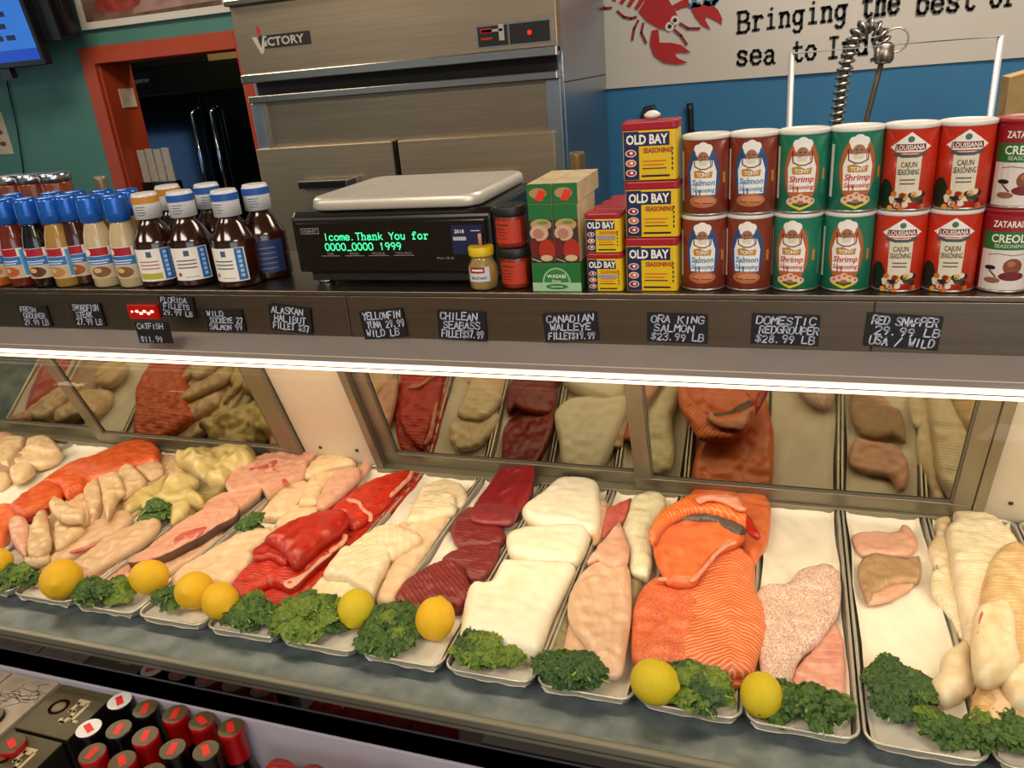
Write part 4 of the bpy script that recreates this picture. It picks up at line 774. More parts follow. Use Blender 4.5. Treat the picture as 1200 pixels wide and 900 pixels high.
# folded pale strips
g='folded pale strips'
fish('fish_strip','flat underlying layer of the folded pale strips','fish',[(30,645),(60,600),(110,565),(160,545),(200,532),(218,552),(175,590),(125,622),(75,655),(42,668)],.016,.0,f_strip,g,lump=.006)
S=((K(*Z3,[(130,262),(210,205),(300,190),(372,240),(385,322),(262,382),(200,340)]),'rearmost rounded flap','top'),(K(*Z3,[(-10,300),(80,250),(150,290),(232,382),(190,440),(60,530),(0,520)]),'second flap from the back',0),
 (K(*Z1,[(862,440),(930,420),(1005,400),(1062,420),(1102,560),(1042,605),(942,792),(902,690),(890,560)]),'long tongue-shaped flap',0),(K(*Z1,[(728,522),(800,470),(872,470),(905,640),(852,800),(792,862),(762,690),(735,600)]),'translucent greyish flap',0),
 (K(*Z2,[(485,232),(600,215),(705,230),(742,300),(662,362),(542,442),(482,462),(470,340)]),'low flap in the middle of the heap',0),(K(*Z2,[(425,70),(500,18),(640,90),(742,120),(722,200),(622,222),(522,202),(450,140)]),'flap lying crosswise on top',1),
 (K(*Z2,[(238,350),(325,150),(402,130),(432,300),(452,430),(352,552),(242,522)]),'large glassy flap hanging toward the lemon',1),(K(*Z2,[(70,225),(160,182),(242,232),(232,500),(192,512),(102,400)]),'reddish flap at the left end',0),(K(*Z2,[(210,530),(340,560),(440,520),(420,560),(300,600),(215,590)]),'thin flap at the front end',0),(K(*Z3,[(190,470),(330,420),(430,330),(400,420),(330,540),(180,600),(60,660),(30,600)]),'yellowish flap tucked below the bright belly',0))
for i,(q,l,t) in enumerate(S): fish('fish_strip','pale folded fish strip, '+l,'fish',q,.020,.012+.012*(i%3)+(.012 if t==1 else 0),f_pink if 'reddish' in l else (f_tan if 'yellowish' in l else f_strip),g,lump=.006,w=.012,nz=.002)
# left salmon
g='orange salmon sides at the left'
fish('salmon_fillet','lower orange red salmon side at the left, showing its cut end','fish',K(*Z1,[(80,700),(200,600),(350,495),(440,470),(562,575),(405,685),(212,775),(130,762)]),.034,.004,f_slic,g,w=.014,side=f_sockd,under=.5)
fish('salmon_fillet','upper orange red salmon side at the left, reaching the back rim','fish',K(*Z1,[(352,492),(520,365),(760,270),(1000,175),(1140,130),(1250,112),(1350,135),(1410,200),(1380,290),(1200,330),(1040,400),(900,440),(790,470),(730,520),(640,560),(570,595),(500,500)]),.034,.010,f_slic,g,w=.02,ax=((46,567),(180,520)),lump=.004)
fish('salmon_fillet','pale orange salmon side cut off by the left edge','fish',[(-60,660),(-20,612),(0,592),(16,590),(22,602),(10,620),(4,645),(-10,690),(-50,690)],.026,.0,f_salp,g)
# far left creams
g='cream fillets at the far left'
for q,l,z in ((K(*Z1,[(-60,130),(0,105),(100,80),(232,90),(182,180),(100,285),(60,335),(-100,300)]),'broad one at the left edge',.010),(K(*Z1,[(160,330),(100,300),(220,185),(480,168),(552,222),(480,295),(330,345)]),'long one nearest the rim',.004),(K(*Z1,[(-80,400),(60,395),(92,450),(0,525),(-100,530)]),'lowest one cut off by the frame',.0),(K(*Z1,[(80,360),(160,325),(292,330),(282,385),(182,452),(100,455)]),'short rounded front one',.014),(K(*Z1,[(245,110),(368,68),(442,90),(522,182),(380,222),(222,182)]),'peaked one at the back',.018)):
    fish('cream_fillet','cream fillet in the far left heap, '+l,'fish',q,.024,z,f_cream,g,lump=.006,w=.014)
fish('pink_fillet','pink fillet tip behind the far left cream heap','fish',K(*Z1,[(-60,75),(0,50),(60,48),(132,70),(62,112),(-20,135)]),.022,.012,f_pink,g)
def detail(nm,key,px,z0,T,m):
    o=[q for q in COL.objects if q.get('label','').startswith(key)][0]
    me,loc=piece(px,T,z0,m,name=nm,step=.004,nz=.0006); link(nm,me,o,Vector(loc)-o.location)
detail('blood_line','large pink swordfish',K(*C2,[(375,104),(440,92),(505,66),(515,72),(500,95),(540,135),(560,165),(535,162),(500,112),(400,114)]),.0345,.0065,f_red)
detail('blood_line','long swordfish',[(203,632),(218,622),(242,617),(236,626),(218,634),(208,637)],.034,.0055,f_red)
detail('red_seam','long tan catfish',K(*Z2,[(560,520),(640,482),(740,455),(900,392),(912,398),(750,476),(650,500)]),.024,.0050,f_red)
detail('red_spot','thick square',K(*R2_,[(765,490),(785,478),(797,510),(778,560),(765,600),(748,600),(745,560)]),.071,.0055,f_red)
detail('red_spot','thick square',K(*R2_,[(755,655),(768,665),(760,690),(738,708),(728,700),(738,680)]),.071,.0055,f_red)
detail('fat_edge','short salmon fillet',K(*R4,[(450,862),(520,795),(640,655),(720,588),(812,552),(822,568),(740,604),(655,680),(545,815),(490,872)]),.056,.0060,f_fat)
detail('fat_edge','short salmon fillet',K(*R4,[(205,850),(240,838),(330,842),(440,846),(460,866),(380,878),(300,866),(215,866)]),.050,.0050,f_fat)
detail('painted_sheen','sockeye fillet in front',K(*C2,[(690,470),(740,450),(668,508),(570,596),(535,572),(620,535)]),.032,.0050,f_pink)  # sheen on the sockeye put in as a thin pink piece
detail('red_patch','front cod chunk',K(*R3,[(960,400),(1020,380),(1060,440),(1120,500),(1100,560),(1060,620),(980,610),(950,540),(990,480)]),.033,.0055,f_halp)
# off-frame left trays, seen only in the slanted door glass
for i,(x,y,l,m_) in enumerate(((gapx(-12)+.08,1.33,'long brownish fillet on the far left tray',f_catg),(gapx(-13)+.08,1.30,'rosy brown fillet on the leftmost tray',f_red))):
    B=MB(); vs=[];fs=[];nx,ny=12,30;B.uv=[]
    for j in range(ny+1):
        for k in range(nx+1):
            u=k/nx*2-1; v=j/ny*2-1; wd=.055*math.sqrt(max(0,1-v*v))*.95+.004; px_=u*wd; vs.append((px_,v*.2,.026*math.sqrt(max(0,1-u*u))*math.sqrt(max(0,1-v*v*.9))+.002*math.sin(v*20+u*3)*(1-u*u)))
            B.uv.append((v*.2,px_))
    for j in range(ny):
        for k in range(nx): q=j*(nx+1)+k; fs.append((q,q+1,q+nx+2,q+nx+1))
    B.add(vs,fs,m_,True); o=B.build('fish_fillet',None,(x,y,CZ+ZT+.003)); tag(o,l,'fish')
# ---------------------------------------------------------------- lemons
lem=mat('lemon_skin','F6C514',.38,c2='F2BC0E',scale=20,bump=.5,bscale=260,sss=.1); lemg=mat('lemon_skin_greenish','E8C818',.4,c2='D2C21E',scale=16,bump=.5,bscale=260,sss=.1); stemm=mat('lemon_scar','6E6220',.7)
def lemonmesh(m,k):
    B=MB(); n=36; prof=[]
    for i in range(25):
        t=PI*i/24; r=math.sin(t)**.9; z=-math.cos(t)*1.08
        if i>=21: z+=.10*(i-20)/4; r=r*.8 if i<24 else 0.03
        if i==0: r=.03
        prof.append((max(r,.03),z))
    B.lathe(prof,m,n); B.lathe([(.07,-1.085),(.05,-1.10)],stemm,10); return B.mesh('lemon')
LMm=[lemonmesh(lem,0),lemonmesh(lemg,1)]
LL=((72,679,23,0,(70,10,30),'lemon on the kale before the catfish fillets, far left but one'),(175,676,20,0,(80,0,-60),'lemon standing against the dark-edged swordfish steak'),(228,692,22,0,(60,10,10),'left one of the pair of lemons before the pink fillet'),(258,704,21,0,(95,20,60),'right one of the pair of lemons, next to the sockeye'),
 (417,713,21,1,(115,0,5),'greenish lemon with a dark scar below the halibut'),(510,725,23,0,(-50,10,5),'lemon with its nub facing up, in front of the tuna'),(767,799,26,1,(88,0,80),'broad greenish yellow lemon in front of the salmon'),(892,814,24,1,(-75,8,0),'lemon in front of the speckled snapper'),(-4,660,17,0,(80,0,20),'lemon cut off by the left edge of the frame'))
for px,py,r,mi,rot,l in LL:
    # size from its distance: solve the height so that it rests on the tray
    rr=.03
    for _ in range(4):
        p=atz(px,py,ZT+.006+rr); d=Vector((p[0],p[1],p[2]-CZ)); cz=-.3197*d.x+.871*d.y-.3729*d.z; rr=r*cz/F
    o=link('lemon',LMm[mi],None,(p[0],p[1],CZ+ZT+.006+rr)); o.scale=(rr,rr,rr); o.rotation_euler=[R(a) for a in rot]; tag(o,l,'lemon','lemons on the trays')
# ---------------------------------------------------------------- kale
kal=[mat('kale_green','4E6E26',.5,c2='33501A',scale=70,bump=.4,bscale=300),mat('kale_yellow_green','788A2E',.5,c2='50701E',scale=50,bump=.4,bscale=300),mat('kale_dark','2C4A22',.5,c2='3E6028',scale=60,bump=.4,bscale=300)]
stem_m=mat('kale_stem','8FA048',.45)
def kaleleaf(seed,m):
    B=MB(); nr,na=20,84; vs=[];fs=[]
    for j in range(nr+1):
        t=j/nr
        for i in range(na):
            a=2*PI*i/na; e=1+.16*MN.noise(Vector((math.cos(a)*2,math.sin(a)*2,seed)))
            x=t*math.cos(a)*.027*e; y=t*math.sin(a)*.036*e; h=.013*(1-t*t)-.004*t
            q=Vector((x,y,h+seed)); n1=MN.noise_vector(q*125); n2=MN.noise_vector(q*270); k=.45+.55*t
            rz=.0065*(1-2*abs(n1.x))+.003*(1-2*abs(n2.z))
            vs.append((x+(n1.y*.0060+n2.x*.003)*k,y+(n1.z*.0060+n2.y*.003)*k,h+rz*k+n1.x*.004))
    for j in range(nr):
        for i in range(na): fs.append((j*na+i,j*na+(i+1)%na,(j+1)*na+(i+1)%na,(j+1)*na+i))
    B.add(vs,fs,m,True); B.tube([(0,-.042,-.003),(0,-.03,.002),(0,-.015,.008)],[.0022,.002,.0012],stem_m,6); return B.mesh('leaf')
KL=[[kaleleaf(s+10*k,kal[k]) for s in range(3)] for k in range(3)]
KC=((22,684,70,30,0,'kale tuft under the leftmost lemons'),(120,702,84,34,0,'kale tuft at the front of the swordfish tray'),(200,709,66,28,0,'small kale tuft before the pair of lemons'),(298,727,84,44,0,'kale tuft below the red sockeye'),(366,730,96,66,1,'big curly kale tuft left of the greenish lemon'),(463,742,74,76,0,'kale tuft between the greenish lemon and the nubbed lemon'),
 (570,772,86,48,1,'kale tuft in front of the sea bass blocks'),(676,796,104,46,2,'kale tuft in front of the pale walleye'),(815,815,104,60,1,'kale tuft right of the broad lemon before the salmon'),(940,836,112,44,0,'kale tuft right of the snapper lemon'),
 (1050,820,84,84,2,'large dark curly kale head on the nearly empty tray'),(1108,862,64,44,0,'low kale sprig trailing to the right rim'),(1180,872,96,56,0,'kale leaves with pale stems at the lower right corner'),(300,619,50,26,2,'small kale sprig between the pink fillets at the back'),(184,606,40,36,0,'kale sprig tucked behind the catfish fillets'))
for ci,(px,py,wp,hp,ck,l) in enumerate(KC):
    rnd=random.Random(ci*13+5)
    raise_=.012 if ci<13 else .022
    p=atz(px,py-3,ZT+raise_); d=Vector((p[0],p[1],p[2]-CZ)); cz=-.3197*d.x+.871*d.y-.3729*d.z
    W=wp*cz/F*1.10; H=hp*cz/F*1.40
    t=thing('curly_kale',l,'kale',(p[0],p[1],CZ+ZT),0,'kale garnish along the tray fronts')
    n=max(4,int(W*H/(.0022)*2.9)); 
    for k in range(n):
        a=rnd.uniform(0,2*PI); q=math.sqrt(rnd.random()); s=min(1.0,max(.55,min(W,H)/.085))*rnd.uniform(.7,.95)
        x=q*math.cos(a)*max(.004,W/2-.026*s); y=q*math.sin(a)*max(.004,H/2-.026*s); cl=(ck+(1 if rnd.random()<.22 else 0))%3
        o=link('leaf',rnd.choice(KL[cl]),t,(x,y,.010+raise_*.5+.022*(1-q)*rnd.uniform(.5,1.3)+.006*rnd.random()))
        o.rotation_euler=(R(rnd.uniform(-22,22)),R(rnd.uniform(-22,22)),rnd.uniform(0,2*PI)); o.scale=(s,s,s)
# ---------------------------------------------------------------- goods on the top shelf
SR=SZ+.0005
def xat(px,y,py=338): return aty(px,py,y)[0]
def cm(c,r=.45): return mat('colour_'+c.lower(),c,r)
W_=cm('ECE8E0');NAVY=cm('14204E');YEL=cm('E0BE14');RED=cm('9C1226');ORG=cm('D0661C');BLK=cm('141312');SKIN=cm('9A6A50');GOLD=cm('B8842C');SKY=cm('2E86BC');BUN=cm('B2683C');BRN=cm('5A2C1C');CRE=cm('D8CFB8');GRN=cm('1F6A34')
# Old Bay tins
def tin(w,d,h,small):
    t=thing('seasoning_tin','tin','tin'); lid=mat('tin_lid_red','A01428',.35); bd=mat('tin_yellow','DDB916',.35)
    pts=rrect(-w/2,-d/2,w/2,d/2,.006,4)
    B=MB(); B.prism(pts,0,h*.84,bd); B.build('body',t,bevel=.0008)
    l=MB(); l.prism(rrect(-w/2-.001,-d/2-.001,w/2+.001,d/2+.001,.007,4),h*.84,h*.985,lid); l.build('lid',t,bevel=.002)
    p=Print(); a,b=-w/2+.002,w/2-.003; H=h*.83
    p.rect(a,0.001,a+w*(.26 if small else .28),H,NAVY,1)
    p.rect(a,H*.70,b-(w*.10 if not small else w*.12),H-.002,NAVY,2)
    p.text('OLD BAY',(a+b)/2-w*.04,H*.745,H*.19,W_,3,wid=w*.76,off=.035)
    p.text('SEASONING',a+w*.62,H*.56,H*.10,RED if not small else ORG,3,wid=w*.52,off=.03)
    if small: p.rect(a+w*.29,H*.42,b-w*.1,H*.52,cm('8C94B4'),3)
    for k in range(3): p.rect(a+w*.34,H*(.38-.075*k),a+w*.34+w*(.44-.05*(k%2)),H*(.405-.075*k),ORG if k<2 else BRN,3)
    p.rect(a+w*.32,H*.07,b-w*.1,H*.11,BLK,3)
    for k in range(3):
        p.ell(a+w*.13,H*(.56-.20*k),w*.10,H*.075,W_,3,14); p.ell(a+w*.13,H*(.56-.20*k),w*.085,H*.06,RED if k%2==0 else ORG,4,14); p.ell(a+w*.14,H*(.565-.20*k),w*.03,H*.03,W_,5,8)
    for q in range(5): p.rect(b-w*.06,H*(.2+.1*q),b-w*.035,H*(.26+.1*q),BLK,3)
    p.mb(onfront(-d/2)).build('label',t)
    return t
T=tin(.078,.050,.0826,False); x=xat(767,1.195)
for k,l in enumerate(('bottom one of the three stacked tall Old Bay tins'.replace('Old Bay','yellow and red seasoning'),'middle one of the three stacked tall yellow and red seasoning tins','topmost of the three tall yellow and red seasoning tins')):
    o=T if k==0 else copy_tree(T); o.location=(x+.0015*(k%2),1.195,SR+k*.0828); o['label']=l; o['group']='tall seasoning tins'
T=tin(.055,.036,.0605,True); i=0
for r_,(dx,dy) in enumerate(((0,0),(.004,.042),(.008,.084),(.012,.126))):
    for k in range(2 if r_<3 else 2):
        o=T if i==0 else copy_tree(T); i+=1
        o.location=(xat(712,1.185)+dx,1.185+dy,SR+k*.0607)
        o['label']='small yellow seasoning tin, %s, %s'%(('lower layer','upper layer')[k],('front row beside the green cartons','second row back','third row back','rearmost row')[r_]); o['group']='small seasoning tins'
a=Vector((x,1.2,SR+.2486)); tag(MB().lathe([(.004,0),(.011,.002),(.012,.006),(.006,.010),(.001,.011)],W_,14,Matrix.Translation(a)).build('garlic_clove'),'small white lump lying on top of the tallest seasoning tin stack','garlic')
# cans
rim=mat('can_rim','B8B6B0',.3,.9); lidw=mat('can_lid_white','DAD7D0',.4)
def can(name,col,pr,lid=lidw,r=.0338,h=.1115):
    t=thing(name,'can','can'); B=MB(); B.lathe([(r-.001,.002),(r,.003),(r,h-.006)],mat('can_'+col.lower(),col,.35,coat=.3),40); B.build('body',t)
    B=MB(); B.lathe([(r-.002,0),(r+.0006,.0005),(r+.0006,.003),(r,.0035)],rim,40); B.build('bottom_rim',t)
    B=MB(); B.lathe([(r,h-.006),(r+.0008,h-.0055),(r+.0008,h-.001),(r-.002,h),(r-.004,h-.002)],lid,40); B.build('lid',t)
    pr.mb(oncyl(r),step=.007).build('label',t); return t
def chef(txt,c1,ov,foot):
    p=Print(); p.ell(0,.057,.0235,.044,ov,1,32); 
    p.poly([(-.017,.030),(.017,.030),(.019,.062),(.014,.078),(-.014,.078),(-.019,.062)],W_,2)
    p.ell(0,.090,.011,.010,W_,2); p.ell(-.007,.094,.006,.006,W_,2,12); p.ell(.007,.094,.006,.006,W_,2,12); p.ell(0,.097,.007,.006,W_,2,12)
    p.ell(0,.081,.008,.009,SKIN,3,16); p.poly([(-.007,.078),(.007,.078),(.005,.071),(-.005,.071)],CRE,4); p.stroke([(-.004,.083),(-.002,.083)],.0015,BLK,4); p.stroke([(.002,.083),(.004,.083)],.0015,BLK,4); p.stroke([(-.003,.079),(.003,.079)],.001,BRN,5)
    p.stroke([(-.013,.084),(-.012,.070),(-.004,.066),(.004,.066),(.012,.070),(.013,.084)],.0016,BRN,4)
    p.poly([(-.012,.054),(.012,.054),(.013,.063),(.004,.061),(-.004,.065),(-.013,.063)],GOLD,5); p.hand('BBQ' if 0 else 'TONY',-.009,.0560,.0045,W_,6,.2,5,wid=.018)
    p.text(txt,0,.0435,.0085,c1,5,wid=.032,off=.02,sl=.15); p.text('Seasoning',0,.034,.0065,c1,5,wid=.032,off=.015,sl=.15)
    if foot=='salmon': p.ell(0,.021,.020,.009,BUN,3); p.ell(.002,.022,.014,.005,cm('C88058'),4); p.stroke([(-.014,.019),(.013,.018)],.0012,BRN,5)
    else:
        for q in range(5): p.ell(-.014+.007*q,.023-.003*abs(q-2),.005,.005,cm('E0BCA0'),4,12); p.ell(-.013+.007*q,.024-.003*abs(q-2),.002,.002,cm('B8604A'),5,8)
        p.poly([(-.018,.015),(0,.009),(.018,.015),(.014,.011),(0,.005),(-.014,.011)],YEL,5)
    p.rect(.029,.045,.034,.060,GOLD,2); p.rect(-.040,.02,-.034,.09,W_,2)
    return p
sal=can('seasoning_can','7A3020',chef('Salmon',SKY,cm('1E4E86'),'salmon')); shr=can('seasoning_can','187056',chef('Shrimp',cm('B83A34'),cm('B05C30'),'shrimp'))
p=Print(); LR=cm('B4241C')
p.poly([(-.014,.012),(.014,.012),(.015,.075),(-.015,.075)],CRE,1); p.poly([(-.026,.083),(-.020,.087),(0,.102),(.020,.087),(.026,.083),(.016,.077),(-.016,.077)],W_,2)
p.poly([(-.019,.079),(.019,.079),(.018,.087),(-.018,.087)],cm('6E1420'),3); p.text('LOUISIANA',0,.0800,.0062,W_,4,wid=.034,off=.02); p.stroke([(-.018,.0745),(-.008,.072),(.008,.072),(.018,.0745)],.004,cm('44505A'),4)
p.ell(0,.093,.004,.004,cm('4A6A5A'),3,12)
p.text('CAJUN',0,.0575,.0075,BLK,3,wid=.019,off=.01); p.text('SEASONING',0,.048,.0075,BLK,3,wid=.026,off=.01)
for k in range(2): p.rect(-.009,.0405-.005*k,.009,.0425-.005*k,cm('6A6258'),3)
p.ell(-.028,.022,.011,.020,cm('142414'),2)
rnd=random.Random(3)
for k in range(26):
    p.ell(-.022+.044*rnd.random(),.004+.020*rnd.random(),.0038,.0038,rnd.choice([cm('C86A20'),cm('8C1A18'),cm('203A18'),cm('D8A040'),BLK,cm('D8D0C0')]),3+k%3,10)
lou=can('seasoning_can','B62A14',p)
p=Print(); p.rect(-.034,.082,.034,.102,cm('8E1420'),1); p.rect(-.034,.058,.034,.082,cm('226A2E'),1); p.rect(-.034,.004,.034,.058,cm('D9D2CC'),1)
p.text("ZATARAIN'S",0,.088,.0085,W_,2,wid=.046,off=.02); p.text('CREOLE',0,.068,.011,W_,2,wid=.046,off=.02); p.text('SEASONING',0,.061,.005,cm('C8D8B8'),2,wid=.036,off=.01)
p.stroke([(-.024,.051),(-.012,.053),(.004,.051),(.022,.053)],.0011,cm('7A6A60'),2); p.ell(.006,.036,.011,.011,cm('7E4226'),3); p.ell(.004,.040,.005,.004,cm('A8663E'),4,12); p.ell(.006,.023,.015,.006,cm('6E1420'),4); p.ell(-.020,.034,.007,.003,BLK,3); p.ell(-.016,.017,.010,.004,cm('8A5C40'),3); p.stroke([(-.02,.030),(-.012,.022)],.002,BRN,3)
zat=can('seasoning_can','8E1420',p,lid=mat('can_lid_red','96161E',.4))
g='round seasoning cans on the shelf'
N_=('salmon seasoning can with a brown-red label','shrimp seasoning can with a green label','cajun seasoning can with a bright orange-red label','creole seasoning can with red, green and white bands')
for proto,ki,spots in ((sal,0,((825,'left'),(877,'right'))),(shr,1,((931,'left'),(989,'right'))),(lou,2,((1048,'left'),(1108,'right'))),(zat,3,((1172,'left'),))):
    for j,(px,sd) in enumerate(spots):
        for k in range(2):
            o=proto if (j==0 and k==0) else copy_tree(proto)
            o.location=(xat(px,1.204)+(.002 if k else 0),1.204,SR+k*.1117); o.rotation_euler=(0,0,R((-8 if px==931 and k==0 else 0)+random.uniform(-5,5)-math.degrees(math.atan2(xat(px,1.204),1.204))*.35))
            o['label']=('upper ' if k else 'lower ')+((sd+' ') if len(spots)>1 else '')+N_[ki]; o['group']=g
# green carton display
gr=mat('carton_green','1E6A34',.45); cardw=mat('carton_side','C9BC9A',.6,c2='B8A67E',scale=30)
t=thing('sauce_carton','green display carton with a round cream emblem holding two tall printed packets','carton',(xat(658,1.19),1.185,SR))
w=.079; B=MB(); B.box((-w/2,-.02,0),(w/2,.10,.045),gr); B.build('base_box',t,bevel=.0008)
p=Print(); p.rect(-w/2,0,w/2,.014,cm('9CC49A')); p.ell(0,.014,.023,.024,cm('8CB88A'),2,24,0,PI); p.ell(0,.0145,.020,.021,cm('2A7A40'),3,24,0,PI); p.text('WASABI',0,.0215,.006,W_,4,wid=.030,off=.01); p.text('Paste',0,.015,.004,W_,4,wid=.014,off=0); p.ell(0,.0075,.018,.0045,cm('2A7A40'),3); p.rect(-.010,.0065,.010,.0085,cm('9CC49A'),4)
p.mb(onfront(-.02)).build('label',t)
for s in(-1,1):
    pk=MB().box((s*.0197-.0190,-.0185,.046),(s*.0197+.0190,.10,.136),cardw).build('packet',t,bevel=.0006)
    p=Print(); a,b=s*.0197-.019,s*.0197+.019; c_=s*.0197
    p.rect(a,.046,b,.136,cm('3E2A20')); p.rect(a,.112,b,.136,gr,2); p.ell(c_,.105,.017,.009,cm('B89468'),3); p.ell(c_+.003,.108,.009,.003,cm('6E8A34'),4); p.ell(c_-.004,.092,.015,.012,cm('C8A890'),4); p.ell(c_-.005,.091,.009,.008,cm('B07A64'),5); p.ell(c_+.007,.066,.013,.017,cm('A82C18'),5); p.ell(c_-.013,.070,.007,.015,cm('6A1418'),5); p.ell(c_+.006,.053,.010,.005,cm('C8B08A'),6); p.stroke([(c_-.018,.052),(c_-.004,.047)],.001,CRE,6)
    p.mb(onfront(-.0185)).build('picture',pk)
for s,l in((-1,'left one of two small green packets on the display carton, red sticker'),(1,'right one of two small green packets on the display carton, red sticker')):
    o=thing('sauce_packet',l,'packet',(xat(658,1.19)+s*.0202,1.168,SR+.1365),0,'small packets on the green carton')
    MB().box((-.0195,0,0),(.0195,.145,.030),cardw).build('box',o,bevel=.0006)
    p=Print(); p.rect(-.0195,0,.0195,.030,gr); p.ell(-.002,.016,.014,.008,cm('A88A5A'),2); p.poly([(-.008,.006),(.004,.004),(.012,.019),(.0,.021)],mat('sticker_red','E03018',.5),3); p.mb(onfront(0)).build('picture',o)
# red spice jars, mustard
def jar(lab,px,y,z):
    o=thing('spice_jar',lab,'jar',(xat(px,y),y,z),0,'spice jars beside the green carton'); B=MB(); B.lathe([(.024,0),(.0255,.003),(.0255,.048),(.023,.052)],mat('red_spice','6E1E10',.3,c2='82281A',scale=60),28); B.build('body',o)
    MB().lathe([(.0265,.050),(.0270,.052),(.0270,.064),(.0255,.066)],BLK,28).build('lid',o)
    p=Print(); p.rect(-.024,.008,.024,.044,mat('jar_label','B8361A',.45)); p.rect(-.018,.036,.004,.0385,BRN,2); 
    for k in range(4): p.rect(-.016,.030-.005*k,-.002+.003*(k%2),.0315-.005*k,BRN,2)
    p.mb(oncyl(.0255),step=.006).build('label',o); return o
jar('lower red spice jar with a black lid',607,1.20,SR); jar('upper red spice jar with a black lid, under the scale rim',605,1.20,SR+.0665)
o=thing('mustard_jar','small clear mustard jar with a yellow lid in front of the scale','jar',(xat(567,1.18),1.184,SR))
MB().lathe([(.019,0),(.0225,.004),(.0245,.020),(.0235,.038),(.017,.050),(.016,.056)],mat('mustard_glass','A08850',.12,c2='927A44',scale=80,coat=.6),28).build('body',o)
MB().lathe([(.0200,.055),(.0208,.057),(.0208,.069),(.0190,.0705)],mat('lid_yellow','D8B818',.4),28).build('lid',o)
p=Print(); p.rect(-.016,.016,.020,.040,cm('C8CCD4')); p.rect(-.014,.030,.012,.040,cm('9A1C24'),2); p.rect(-.010,.0335,.009,.0365,W_,3); p.text('MUSTARD',.002,.020,.0045,NAVY,2,wid=.026); p.mb(lambda u,v,d:((.0252+d)*math.sin(u/.0252),-(.0252+d)*math.cos(u/.0252),v),step=.006).build('label',o)
MB().lathe([(.003,.0705),(.0035,.088),(.002,.090)],cm('C08A88'),10).build('price_pin',o)
# ---------------------------------------------------------------- deli scale
yb=1.195; xl=-.69*yb; xr=-.375*yb
s=thing('deli_scale','black countertop deli scale with a steel weighing pan and a green lit display','scale',((xl+xr)/2,yb,SR)); hw=(xr-xl)/2; bk=mat('scale_black','0E0D0C',.3,c2='12110F',scale=8)
B=MB(); B.prism([(0,.022),(0,.118),(.012,.128),(.25,.130),(.25,.022)],-hw,hw,bk,'x'); B.build('housing',s,bevel=.006,seg=3)
MB().box((-hw+.02,.008,.006),(hw-.01,.24,.022),BLK).build('base_plate',s,bevel=.002)
for fx in(-hw+.035,hw-.04):
    for fy in(.03,.21): MB().lathe([(.014,0),(.016,.003),(.013,.010),(.008,.022)],chrome,16,Matrix.Translation((fx,fy,0))).build('foot',s)
p=Print(); p.rect(-hw+.02,.030,hw-.015,.108,cm('050505',.15)); grn=mat('display_green','4AE0A0',.5,emit='3CE8A0',es=1.1)
p.hand('Icome.Thank You for',-hw+.066,.0815,.0115,grn,2,.15,5.2,wid=.198); p.hand('0000_0000 1999',-hw+.066,.064,.0115,grn,2,.15,5.2,wid=.146)
gy=cm('8A8A8A'); 
for k in range(4): p.rect(-hw+.055+.047*k,.0535,-hw+.093+.047*k,.0545,gy,2); p.text(('TARE','WEIGHT','PRICE/LB','TOTAL PRICE')[k],-hw+.074+.047*k,.0558,.0042,gy,2,wid=(.014,.020,.024,.030)[k],off=0)
p.text('Max 30 lb',hw-.085,.047,.004,gy,2,wid=.03,off=0)
p.rect(-hw+.022,.093,-hw+.058,.103,gy,2); p.rect(-hw+.0232,.0942,-hw+.0568,.1018,cm('050505',.15),3); p.text('HOBART',-hw+.040,.0955,.005,gy,4,wid=.028,off=.01)
p.rect(hw-.070,.055,hw-.016,.103,cm('141C44'),2); p.text('2018',hw-.056,.090,.006,W_,3,wid=.017,off=.01); p.rect(hw-.068,.078,hw-.045,.084,cm('B0B4C0'),3); p.rect(hw-.036,.093,hw-.020,.094,W_,3)
p.mb(onfront(-.0065)).build('display',s)
MB().box((-hw+.012,-.006,.028),(hw-.010,.003,.112),cm('080808',.15)).build('display_window',s,bevel=.002)
pan=MB(); pw=.158; zP=.150
L=[]
for ins,z in((.05,zP-.004),(.018,zP-.004),(.012,zP+.004),(.004,zP+.005),(0,zP+.001),(-.002,zP-.012),(.002,zP-.016)): L.append([(x_,y_+.01,z) for x_,y_ in rrect(-pw+ins,ins-.004,pw-ins,.262-ins,.03-ins*.4,5)])
n=len(L[0]); vs=[v for l in L for v in l]; fs=[tuple(range(n))]
for j in range(len(L)-1):
    for i in range(n): fs.append((j*n+i,j*n+(i+1)%n,(j+1)*n+(i+1)%n,(j+1)*n+i))
pan.add(vs,fs,mat('pan_steel','DAD5C9',.4,.5,bump=.03,bscale=20),True); pn=pan.build('weighing_pan',s); pn.location=(.006,0,-.004)
MB().box((-.06,.09,.126),(.06,.19,.1405),BLK).build('pan_support',s)
